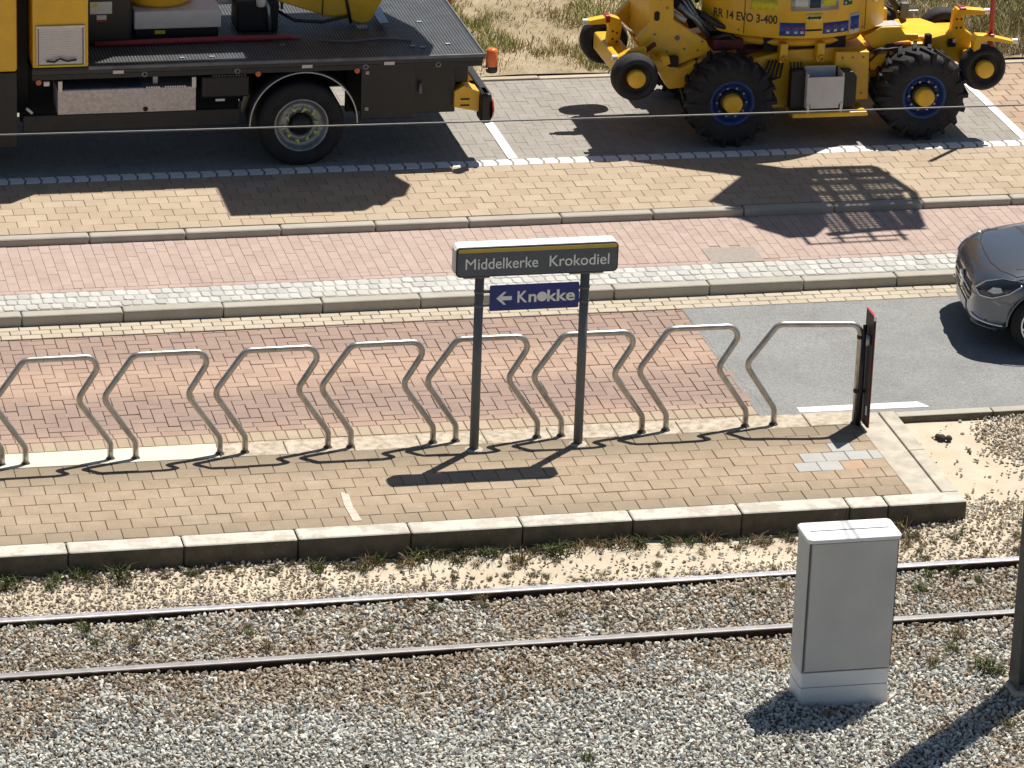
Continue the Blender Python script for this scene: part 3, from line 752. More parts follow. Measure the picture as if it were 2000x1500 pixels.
for i in range(16):
    weed(8.16+random.random()*.22, .05+random.random()*1.1, random.choice(('dry', 'green', 'low')), random.uniform(.5, 1.0), L4, 'weeds at the platform end', ZBED+.03)
L5 = 'dry weed in the gravel right of the platform corner'
for i in range(22):
    weed(random.uniform(7.0, 8.7), random.uniform(-.7, -.05), random.choice(('dry', 'dry', 'low', 'green')), random.uniform(.5, 1.0), L5, 'weeds right of the platform corner', ZBED+.04)
lump = MB(); V_, F_ = ico()
for dx, dy, s in ((0, 0, .06), (.06, -.02, .05), (-.03, .03, .05)):
    lump.add([(8.42+dx+p[0]*s, 1.70+dy+p[1]*s*.8, bed_z(8.435, 1.7)+.03+p[2]*s*.9) for p in V_*np.random.default_rng(3).uniform(.7, 1.2, (12, 1))], F_.tolist())
tag(lump.build('dirt_clod', 'stone_lump', subs=1), 'dark brown clod lying on the bare sand by the platform end', 'clod')

# ------------------------------------------------------------------ rails
RT_Z = -.195
M('rail_top_dull', (.40, .38, .37), .45, .7, var=.12, scale=8)
def rail(yc, label, top='rail_top'):
    prof_side = [(-.036, -.015), (-.034, -.033), (-.009, -.045), (-.009, -.12), (-.055, -.135), (-.055, -.145), (.055, -.145), (.055, -.135), (.009, -.12), (.009, -.045), (.034, -.033), (.036, -.015)]
    t = empty('tram_rail', (0, yc, RT_Z-.145), label, 'rail', 'rails of the tram track')
    xs = [-60, 80]
    def ext(prof, closed=True):
        n = len(prof); v = [(x, yc+a, RT_Z+b) for x in xs for a, b in prof]; f = [(i, (i+1) % n, n+(i+1) % n, n+i) for i in range(n)]
        return MB().add(v, f)
    ext(prof_side).build('rail_web', 'rail_side', t)
    ext([(-.036, -.0155), (.036, -.0155), (.036, -.006), (.028, 0), (-.028, 0), (-.036, -.006)]).build('rail_head', top, t)
rail(-.83, 'steel tram rail nearer the platform, shiny top')
rail(-1.895, 'steel tram rail farther from the platform, behind the grey cabinet', 'rail_top_dull')

# ------------------------------------------------------------------ bike racks
def make_rack(label, last=False):
    t = empty('bike_rack', (0, 0, 0), label, 'bike rack', 'row of steel bike racks')
    if not last: pts = [(0, 0, -.02), (0, 0, .155), (-.292, 0, .60), (-.01, 0, 1.0), (.725, 0, 1.0), (.47, 0, .59), (.768, 0, .155), (.768, 0, -.02)]
    else: pts = [(0, 0, -.02), (0, 0, .155), (-.292, 0, .60), (-.01, 0, 1.0), (.77, 0, 1.0), (.77, 0, -.02)]
    MB().tube(fillet(pts, .10, 7), .0285, 12).build('hoop', 'steel_brushed', t)
    for x in ((0, .768) if not last else (0, .77)):
        MB().lathe([(.029, .02), (.032, .018), (.035, .008), (.042, .005), (.043, 0)], (x, 0, 0), 'z', 16).build('foot_collar', 'steel_foot', t)
    return t
RX = [-1.12, -.139, .856, 1.858, 2.836, 3.818, 4.815, 5.818]
RLAB = ['curved steel bike rack cut off by the left edge of the photo', 'curved steel bike rack, second from the left, standing on the cream concrete strip',
        'curved steel bike rack, third from the left in the row', 'curved steel bike rack, fourth from the left, two left of the station sign', 'curved steel bike rack just left of the station sign',
        'curved steel bike rack behind the left post of the station sign', 'curved steel bike rack behind the right post of the station sign', 'curved steel bike rack right of the station sign, in front of the asphalt edge']
r0 = make_rack(RLAB[0])
for i, x in enumerate(RX):
    if i == 0: o = r0
    else:
        o = r0.copy(); COL.objects.link(o); o['label'] = RLAB[i]
        for ch in r0.children:
            c = ch.copy(); COL.objects.link(c); c.parent = o
    o.location = (x, 2.025+random.uniform(-.006, .006), .0); o.rotation_euler = (random.uniform(-.02, .02), random.uniform(-.006, .006), random.uniform(-.015, .015))
rl = make_rack('steel bike rack at the right end of the row with a straight right leg', True); rl.location = (6.862, 2.03, 0); rl.rotation_euler.z = -.12

# ------------------------------------------------------------------ marker board at the end of the racks
t = empty('marker_board', (7.68, 1.86, 0), 'black backed narrow marker board with red edge at the platform end', 'sign')
bd = [(1.80, .07), (2.035, .05), (2.04, 1.165), (1.80, 1.16)]
mb = MB().prism([(1.985, .03), (1.745, .03), (1.745, 1.14), (1.985, 1.14)], 'x', 7.685, 7.697); mb.build('panel', 'board_black', t, bevel=.003)
mb = MB().prism([(1.987, .03), (1.743, .03), (1.743, 1.142), (1.987, 1.142)], 'x', 7.6975, 7.703); mb.build('face', 'board_black', t)
MB().box(7.699, 7.706, 1.739, 1.7425, .03, 1.143).box(7.683, 7.704, 1.739, 1.99, 1.1425, 1.147).build('edge_trim', 'board_red', t)
MB().box(7.682, 7.705, 1.7375, 1.745, 1.10, 1.149).build('corner_piece', 'board_white', t)
MB().box(7.675, 7.684, 1.765, 1.785, .15, .24).build('reflector', 'board_white', t)
for z in (.32, .86):
    MB().box(7.60, 7.684, 1.905, 1.935, z, z+.03).lathe([(.034, 0), (.034, .03)], (7.627, 1.935, z), 'z', 14).build('clamp', 'black_plastic', t)
MB().tube([(7.655, 1.90, 0.0), (7.655, 1.90, 1.0)], .022, 10).build('post', 'black_plastic', t)
MB().lathe([(.0005, .0), (.022, .0), (.022, .10), (.0005, .10)], (7.66, 1.80, .84), 'z', 10).build('bracket_stub', 'rim_steel', t)

# ------------------------------------------------------------------ station sign
t = empty('station_sign', (4.43, 1.8, 0), 'dark grey station name sign on two posts with white lettering and gold stripe', 'sign')
for x in (3.945, 4.925):
    p = MB().tube([(x, 1.81, -.05), (x, 1.81, 1.70)], .0425, 18).build('post', 'post_grey', t)
    MB().box(x-.16, x+.085 if x < 4 else x+.16, 1.765, 1.86, 1.685, 1.725).build('bracket', 'post_grey', t, bevel=.006)
    MB().lathe([(.043, .0), (.06, .0), (.085, -.012)], (x, 1.81, .012), 'z', 18).build('base_collar', 'concrete', t)
def rrect(x0, x1, z0, z1, r, n=5):
    out = []
    for cx, cz, a0 in ((x1-r, z0+r, -90), (x1-r, z1-r, 0), (x0+r, z1-r, 90), (x0+r, z0+r, 180)):
        for k in range(n+1): a = R(a0+90*k/n); out.append((cx+r*math.cos(a), cz+r*math.sin(a)))
    return out
MB().prism(rrect(3.70, 5.20, 1.722, 2.005, .045), 'y', 1.725, 1.88).build('sign_box', 'sign_white', t, bevel=.006)
MB().prism(rrect(3.70, 5.20, 1.7215, 2.0055, .045), 'y', 1.702, 1.726).build('front_frame', 'board_black', t, bevel=.004)
MB().prism(rrect(3.713, 5.187, 1.735, 1.992, .036), 'y', 1.697, 1.7035).build('name_panel', 'sign_dark', t)
MB().prism(rrect(3.716, 5.184, 1.958, 1.9915, .016), 'y', 1.694, 1.6968).build('gold_stripe', 'sign_gold', t)
def lettering(body, x0, x1, z0, cap, y, name, mat, parent, off=0., spacing=1.0):
    v, f = text_mesh(body, 1., off, .0, 1., spacing); W = v[:, 0].max(); H = 0.73
    s = cap/H; pts = [(x0+p[0]/W*(x1-x0), y, z0+p[1]*s) for p in v]
    mb = MB(); mb.add(pts, f); return mb.build(name, mat, parent, recalc=False)
lettering('M', 3.785, 3.880, 1.800, .108, 1.6945, 'lettering', 'sign_text', t, 0.)
lettering('iddelkerke', 3.900, 4.455, 1.800, .108, 1.6945, 'lettering', 'sign_text', t, .006)
lettering('Krokodiel', 4.56, 5.115, 1.800, .108, 1.6945, 'lettering', 'sign_text', t, .006)
# end cap of the box with its pictogram strip
MB().prism(rrect(1.74, 1.86, 1.75, 1.98, .02), 'x', 3.695, 3.701).build('end_cap', 'offwhite_panel', t)
t2 = empty('direction_sign', (4.45, 1.79, 1.35), 'blue direction plate with white arrow and town name between the sign posts', 'sign')
MB().prism(rrect(4.035, 4.865, 1.362, 1.608, .012), 'y', 1.772, 1.784).build('plate', 'sign_blue', t2, bevel=.002)
lettering('K', 4.292, 4.385, 1.438, .112, 1.770, 'lettering', 'sign_text', t2, .022)
lettering('n', 4.396, 4.470, 1.438, .112, 1.770, 'lettering', 'sign_text', t2, .022)
lettering('kke', 4.568, 4.828, 1.438, .112, 1.770, 'lettering', 'sign_text', t2, .022)
MB().cyl((4.521, 1.770, 1.484), 'y', .047, -.0015, .0015, 24).build('letter_disc', 'sign_text', t2)
az = 1.483
MB().prism([(4.095, az), (4.165, az+.062), (4.188, az+.062), (4.150, az+.019), (4.240, az+.019), (4.240, az-.019), (4.150, az-.019), (4.188, az-.062), (4.165, az-.062)], 'y', 1.768, 1.7715).build('arrow', 'sign_text', t2)
for x, sx in ((3.945, 1), (4.925, -1)):
    for z in (1.415, 1.545):
        MB().lathe([(.0428, -.012), (.048, -.010), (.048, .010), (.0428, .012)], (x, 1.81, z), 'z', 18).box(min(x+sx*.04, x+sx*.12), max(x+sx*.04, x+sx*.12), 1.784, 1.80, z-.012, z+.012).build('clamp', 'post_grey', t2)

# ------------------------------------------------------------------ utility cabinet
t = empty('utility_cabinet', (5.95, -3.15, -.27), 'light grey roadside utility cabinet standing in the gravel', 'cabinet')
MB().prism(rrect(5.573, 6.328, -3.306, -2.994, .02, 3), 'z', -.33, -.10).build('plinth', 'cabinet_lid', t, bevel=.006)
MB().prism(rrect(5.575, 6.326, -3.304, -2.996, .02, 3), 'z', -.095, .035).build('plinth', 'cabinet_lid', t, bevel=.004)
MB().prism(rrect(5.568, 6.333, -3.300, -2.99, .02, 3), 'z', .043, 1.195).build('body', 'cabinet_grey', t, bevel=.006)
MB().box(5.60, 6.322, -3.312, -3.3005, .05, 1.185).build('door', 'cabinet_grey', t, bevel=.005)
MB().box(5.578, 5.592, -3.306, -3.299, .05, 1.185).build('door_gasket', 'cabinet_dark', t)
MB().box(6.325, 6.330, -3.306, -3.299, .05, 1.185).build('door_gasket', 'cabinet_dark', t)
mb = MB(); pr = rrect(5.552, 6.349, -3.335, -2.972, .05, 5)
mb.prism(pr, 'z', 1.197, 1.235); mb.build('lid', 'cabinet_lid', t, bevel=.014, seg=3)
MB().box(5.62, 6.28, -3.165, -3.155, 1.2345, 1.2385).build('lid_line', 'cabinet_dark', t)  # thin dark line along the lid top

# ------------------------------------------------------------------ catenary mast (only its foot is in the picture) and tram wire
t = empty('catenary_mast', (7.55, -3.25, -.27), 'dark steel catenary mast cut off by the right edge, casting a long shadow', 'mast')
MB().box(7.43, 7.445, -3.36, -3.14, -.4, 6.6).box(7.655, 7.67, -3.36, -3.14, -.4, 6.6).box(7.445, 7.655, -3.257, -3.243, -.4, 6.6).build('mast_beam', 'mast_dark', t)
MB().box(7.38, 7.72, -3.42, -3.08, -.45, -.225).build('mast_foot', 'concrete', t, bevel=.02)
MB().tube([(7.55, -3.14, 5.75), (7.55, -1.1, 5.75)], .011, 8).tube([(7.55, -3.14, 6.5), (7.55, -1.3, 5.8)], .009, 8).build('bracket_arm', 'mast_dark', t)
wire = MB().tube([(x, -1.33, 4.2+.00035*(x-7.5)**2-.012*(x-3)*.35) for x in np.linspace(-50, 60, 60)], .007, 6).build('contact_wire', 'wire_grey')
tag(wire, 'thin overhead tram wire crossing in front of the parked vehicles', 'wire')
#PART3

# ------------------------------------------------------------------ wheels shared by the vehicles
def wheel(parent, c, Rt, Rr, width, side, style, lugs=0, n=40):
    """c = centre of the outer face; side -1: outer face towards -y. wheel mesh = rim; children tyre, hub, nuts"""
    x, y, z = c; s = -side           # s: direction from outer face inwards along y
    prof_t = [(Rr, .015), (Rr+.012, 0.0), (Rr+(Rt-Rr)*.55, -.012), (Rt-.035, .0), (Rt-.008, .03), (Rt, .06), (Rt, width-.06), (Rt-.03, width), (Rr, width-.01)]
    P = lambda prof: [(r, s*h) for r, h in prof]
    if style == 'digger':
        o = MB().lathe(P([(Rr+.004, .012), (Rr-.012, .004), (Rr-.035, .03), (Rr-.045, .09), (Rr*.60, .10), (Rr*.50, .085), (.06, .085)]), c, 'y', n).build('wheel', 'rim_blue', parent)
    elif style == 'truck':
        o = MB().lathe(P([(Rr+.006, .012), (Rr-.006, .0), (Rr-.02, .01), (Rr-.035, .06), (Rr*.72, .085), (Rr*.66, .07), (Rr*.45, .06), (Rr*.43, .12), (.02, .12)]), c, 'y', n).build('wheel', 'rim_steel', parent)
    elif style == 'rail':
        o = MB().lathe(P([(Rr, .02), (Rr-.01, .03), (.10, .045), (.02, .045)]), c, 'y', n).build('wheel', 'black_paint', parent)
    else:
        o = MB().lathe(P([(Rr+.004, .01), (Rr-.008, .0), (Rr-.02, .02), (Rr-.03, .07)]), c, 'y', n)
        for k in range(10):
            a = 2*math.pi*k/10+.2; da = .07
            q = [(math.cos(a+e)*rr, math.sin(a+e)*rr) for rr, e in ((.06, -da*2.2), (Rr-.015, -da*.8), (Rr-.015, da*.8), (.06, da*2.2))]
            o.add([(x+px, y+s*.012, z+pz) for px, pz in q]+[(x+px, y+s*.05, z+pz) for px, pz in q], [(0, 1, 2, 3), (0, 4, 5, 1), (1, 5, 6, 2), (2, 6, 7, 3), (3, 7, 4, 0)])
        o.lathe(P([(.001, .006), (.055, .01), (.07, .03), (.07, .06)]), c, 'y', 20)
        o = o.build('wheel', 'chrome', parent)
        MB().lathe(P([(Rr-.03, .075), (.03, .08)]), c, 'y', n).build('brake_disc', 'black_plastic', o)
    tm = MB().lathe(P(prof_t), c, 'y', n)
    if lugs:
        for k in range(lugs):
            for half in (0, 1):
                a = 2*math.pi*(k+.5*half)/lugs; da = .055; sk = .17
                h0, h1 = (-.004, width*.52) if half == 0 else (width*.48, width+.004)
                e0, e1 = (0, sk) if half == 0 else (sk, 0)
                v = []
                for rr, wd in ((Rt-.045, 1.25), (Rt+.034, .8)):
                    for h, e in ((h0, e0), (h1, e1)):
                        for d_ in (-da*wd, da*wd):
                            A = a+e+d_; v.append((x+rr*math.cos(A), y+s*h, z+rr*math.sin(A)))
                tm.add(v, [(0, 1, 5, 4), (1, 3, 7, 5), (3, 2, 6, 7), (2, 0, 4, 6), (4, 5, 7, 6)])
                if half == 0:      # lug running down the sidewall
                    v = []
                    for rr, hh in ((Rt+.03, 0.), (Rt-.10, -.012)):
                        for d_ in (-da*.8, da*.8):
                            A = a+d_; v += [(x+rr*math.cos(A), y+s*(hh-.012), z+rr*math.sin(A)), (x+rr*math.cos(A), y+s*.03, z+rr*math.sin(A))]
                    tm.add(v, [(0, 4, 6, 2), (0, 1, 5, 4), (2, 6, 7, 3), (4, 5, 7, 6), (0, 2, 3, 1)])
    tm.build('tyre', 'tyre_rubber', o)
    if style == 'digger':
        MB().lathe(P([(.001, -.05), (.085, -.05), (.105, -.04), (.108, .09)]), c, 'y', 24).build('hub', 'yellow_paint', o)
        MB().lathe(P([(.108, .04), (.14, .05), (.145, .09)]), c, 'y', 24).build('hub_flange', 'black_paint', o)
        for k in range(10):
            a = 2*math.pi*k/10; MB().cyl((x+.168*math.cos(a), y, z+.168*math.sin(a)), 'y', .014, min(s*.05, s*.09), max(s*.05, s*.09), 6).build('wheel_nut', 'rim_steel', o)
    elif style == 'rail':
        MB().lathe(P([(.001, -.035), (.085, -.035), (.10, -.025), (.102, .05)]), c, 'y', 24).build('hub', 'yellow_paint', o)
    elif style == 'truck':
        MB().lathe(P([(.001, .0), (.085, .0), (.11, .03), (.115, .09)]), c, 'y', 20).build('hub', 'black_paint', o)
        for k in range(10):
            a = 2*math.pi*k/10+.1; q = (x+.178*math.cos(a), z+.178*math.sin(a)); b = a+.6 if k % 2 else a-.6+3.14
            MB().cyl((q[0], y, q[1]), 'y', .016, min(s*.035, s*.07), max(s*.035, s*.07), 6).prism([(q[0]+.026*math.cos(b+2.1), q[1]+.026*math.sin(b+2.1)), (q[0]+.055*math.cos(b), q[1]+.055*math.sin(b)), (q[0]+.026*math.cos(b-2.1), q[1]+.026*math.sin(b-2.1))], 'y', y+min(s*.028, s*.035), y+max(s*.028, s*.035)).build('nut_marker', 'lime_tag', o)
    return o

# ------------------------------------------------------------------ grey car coming in from the right
def make_car():
    FX, CY = 9.355, 4.475; Z0 = ZROAD+.004
    t = empty('car', (FX+.675, CY, Z0), 'dark grey car entering from the right edge of the photo, only its front showing', 'car')
    # stations: x, half width, bottom z, shoulder z, top z (bonnet/boot), crown drop
    st = [(0.0, .50, .24, .52, .60), (.035, .62, .21, .56, .68), (.10, .72, .19, .61, .745), (.22, .80, .18, .665, .80), (.40, .855, .17, .71, .845), (.70, .885, .16, .76, .895), (1.05, .895, .16, .80, .945), (1.35, .895, .16, .83, .985),
          (2.0, .895, .16, .86, .99), (2.9, .895, .16, .88, .99), (3.6, .885, .17, .90, 1.0), (4.05, .85, .2, .90, 1.0), (4.25, .76, .25, .86, .96), (4.33, .62, .32, .75, .85)]
    sec = lambda w, zb, zs, zt: [(0, zb), (.55*w, zb), (.88*w, zb+.02), (.985*w, zb+.10), (1.0*w, zb+(zs-zb)*.5), (.995*w, zs-.10), (.975*w, zs), (.90*w, zs+(zt-zs)*.42), (.72*w, zt-(zt-zs)*.22), (.38*w, zt-.012), (0, zt)]
    v = []; f = []; n = 21
    for x, w_, zb, zs, zt in st:
        h = sec(w_, zb, zs, zt); ring = [(x, -a, b) for a, b in h]+[(x, a, b) for a, b in h[-2::-1]]
        v += [(FX+p[0], CY+p[1], Z0+p[2]) for p in ring]
    for i in range(len(st)-1):
        for k in range(n-1): f.append((i*n+k, i*n+k+1, (i+1)*n+k+1, (i+1)*n+k))
        # bottom is left open below
    f.append(tuple(range(n-1))[::1]); f.append(tuple((len(st)-1)*n+k for k in range(n-1))[::-1])
    mb = MB(); mb.add(v, f, True)
    body = mb.build('body', 'car_paint', t, subs=2)
    # wheel arches cut with a boolean, then frozen
    cut = MB()
    WX = (FX+.675, FX+.675+2.62); WZ = Z0+.318
    for wx in WX:
        for sy in (-1, 1): cut.cyl((wx, CY+sy*.82, WZ), 'y', .362, -.2, .2, 40)
    co = cut.build('cutter', 'black_paint')
    md = body.modifiers.new('arch', 'BOOLEAN'); md.operation = 'DIFFERENCE'; md.object = co; md.solver = 'EXACT'
    # sub-surf closes on the bottom via a solid underside
    dg = bpy.context.evaluated_depsgraph_get(); dg.update()
    co.matrix_world = Matrix.Translation((0, 0, 0)); body.modifiers['arch'].object = co
    loc = Vector(ORI[t.name])
    for vv in co.data.vertices: vv.co -= loc
    co.location = loc; bpy.context.view_layer.update()
    dg = bpy.context.evaluated_depsgraph_get(); me = bpy.data.meshes.new_from_object(body.evaluated_get(dg))
    body.modifiers.clear(); old = body.data; body.data = me; me.name = 'body'
    bpy.data.objects.remove(co)
    me.polygons.foreach_set('use_smooth', [True]*len(me.polygons))
    bvh = BVHTree.FromPolygons([q.co+loc for q in me.vertices], [list(p.vertices) for p in me.polygons])
    def patch(name, mat, outline, dirn, lift, cen, nr=5, thick=.0, parent=t, dome=0.):
        """outline: points in the plane given by the projection direction (world points); project a filled fan onto the body"""
        d = Vector(dirn).normalized(); pts = [Vector(p) for p in outline]; c = Vector(cen); m = len(pts); vs = []
        for r_ in range(nr, 0, -1):
            for p in pts:
                q = c+(p-c)*(r_/nr); h = bvh.ray_cast(q-d*1.0, d, 3.0)
                base = h[0] if h[0] is not None else q
                vs.append(base-d*(lift+dome*(1-(r_/nr)**2)))
        h = bvh.ray_cast(c-d*1.0, d, 3.0); vs.append((h[0] if h[0] is not None else c)-d*(lift+dome))
        fs = []
        for r_ in range(nr-1):
            for k in range(m): fs.append((r_*m+k, r_*m+(k+1) % m, (r_+1)*m+(k+1) % m, (r_+1)*m+k))
        for k in range(m): fs.append(((nr-1)*m+k, (nr-1)*m+(k+1) % m, nr*m))
        mb = MB(); mb.add(vs, fs, True); return mb.build(name, mat, parent)
    def line(name, mat, pts, dirn, r, lift=0., parent=t, nseg=24):
        d = Vector(dirn).normalized(); P = []; pts = [Vector(p) for p in pts]
        for i in range(len(pts)-1):
            for k in range(nseg):
                q = pts[i].lerp(pts[i+1], k/nseg); h = bvh.ray_cast(q-d, d, 3.0)
                if h[0] is not None: P.append(h[0]-d*lift)
        return MB().tube(P, r, 6).build(name, mat, parent)
    W = lambda x, y, z: (FX+x, CY+y, Z0+z)
    for s in (-1, 1):
        dr = (.72, -s*.70, -.05)
        al = [(.10, .48, .60), (.15, .57, .555), (.25, .69, .565), (.36, .78, .63), (.47, .83, .735), (.37, .785, .755), (.26, .70, .75), (.15, .585, .695)]
        hl = patch('headlight', 'glass_dark', [W(a, s*b, c) for a, b, c in al], dr, .004, W(.27, s*.685, .66), dome=.012)
        ed = [W(a, s*b, c) for a, b, c in al]
        line('headlight_trim', 'chrome', ed[5:8]+ed[:1]+ed[1:5], dr, .009, .006, hl, 6)
        patch('lamp_lens', 'lamp_clear', [W(a, s*b, c) for a, b, c in [(.20, .64, .62), (.27, .68, .61), (.33, .73, .635), (.31, .715, .675), (.24, .665, .665)]], dr, .018, W(.27, s*.685, .64), parent=hl, nr=2)
        line('bonnet_seam', 'rust_hole', [W(.20, s*.0, 1.0), W(.21, s*.3, 1.0), W(.27, s*.55, 1.0), W(.40, s*.72, 1.0), W(.75, s*.765, 1.0), W(1.3, s*.79, 1.0)], (0, 0, -1), .006, -.002)
        line('fender_gap', 'rust_hole', [W(.42, s*.765, 1.0), W(.8, s*.80, 1.0), W(1.3, s*.815, 1.0)], (0, 0, -1), .008, -.003)
        line('bonnet_crease', 'car_paint', [W(.42, s*.60, 1.0), W(.8, s*.655, 1.0), W(1.3, s*.70, 1.0)], (0, 0, -1), .010, -.004)
        patch('bumper_intake', 'black_plastic', [W(a, s*b, c) for a, b, c in [(.05, .52, .34), (.16, .68, .33), (.30, .81, .30), (.31, .81, .235), (.18, .70, .24), (.06, .55, .25)]], dr, .003, W(.17, s*.68, .285), nr=3)
        line('bumper_strip', 'chrome', [W(.03, s*.50, .325), W(.10, s*.62, .305), W(.20, s*.74, .29), (W(.30, s*.80, .285))], dr, .013, .006, nseg=8)
        line('bumper_lip', 'lamp_clear' if False else 'car_paint', [W(.02, s*.45, .225), W(.12, s*.64, .215), W(.30, s*.80, .20)], dr, .012, .004, nseg=8)
        MB().lathe([(.364, 0), (.378, .0), (.378, s*.012), (.364, s*.012)], (WX[0], CY+s*.884, WZ), 'y', 40, 0, math.pi).build('arch_lip', 'car_paint', t)
        for wx in WX: wheel(t, (wx, CY+s*.885, WZ), .316, .222, .205, s, 'car')
        # door glass and mirror
        mb = MB().prism([(FX+1.62, Z0+1.0), (FX+2.15, Z0+1.36), (FX+3.2, Z0+1.38), (FX+3.75, Z0+1.04)], 'y', CY+s*.735-.01, CY+s*.735+.01); mb.build('side_window', 'glass_dark', t)
        MB().lathe([(.001, -.1), (.07, -.09), (.09, 0), (.07, .09), (.001, .1)], (FX+1.5, CY+s*1.0, Z0+1.03), 'y', 14).build('wing_mirror', 'car_paint', t)
    patch('grille', 'black_plastic', [W(0, -.42, .60), W(0, .42, .60), W(0, .46, .50), W(0, .36, .40), W(0, -.36, .40), W(0, -.46, .50)], (1, 0, 0), .004, W(0, 0, .50))
    for z in (.47, .53): line('grille_bar', 'chrome', [W(0, -.42, z), W(0, .42, z)], (1, 0, 0), .011, .01)
    MB().lathe([(.001, -.012), (.085, -.012), (.09, 0)], W(-.005, 0, .51), 'x', 24).build('badge', 'chrome', t)
    patch('number_plate', 'board_white', [W(0, -.26, .36), W(0, .26, .36), W(0, .26, .26), W(0, -.26, .26)], (1, 0, 0), .01, W(0, 0, .31), nr=2)
    MB().box(FX+.25, FX+4.2, CY-.70, CY+.70, Z0+.17, Z0+.30).build('underbody', 'chassis_dark', t)
    # cabin
    cs = [(1.25, .74, .97, .98), (1.75, .70, .97, 1.28), (2.15, .64, .97, 1.43), (2.9, .63, .97, 1.45), (3.5, .64, .97, 1.36), (4.0, .70, .97, 1.03)]
    v = []; f = []
    for x, w_, zb, zt in cs:
        for a, b in ((-w_-.06, zb), (-w_, zb+(zt-zb)*.85), (-w_*.75, zt), (w_*.75, zt), (w_, zb+(zt-zb)*.85), (w_+.06, zb)): v.append(W(x, a, b))
    for i in range(len(cs)-1):
        for k in range(5): f.append((i*6+k, i*6+k+1, i*6+k+7, i*6+k+6))
    mb = MB(); mb.add(v, f, True); mb.build('cabin', 'car_paint', t, subs=2)
    mb = MB(); mb.add([W(1.30, -.70, 1.012), W(1.30, .70, 1.012), W(2.02, .56, 1.405), W(2.02, -.56, 1.405)], [(0, 1, 2, 3)]); mb.build('windscreen', 'glass_dark', t)
    t.location.x += .175; t.rotation_euler.z = R(-9)
make_car()


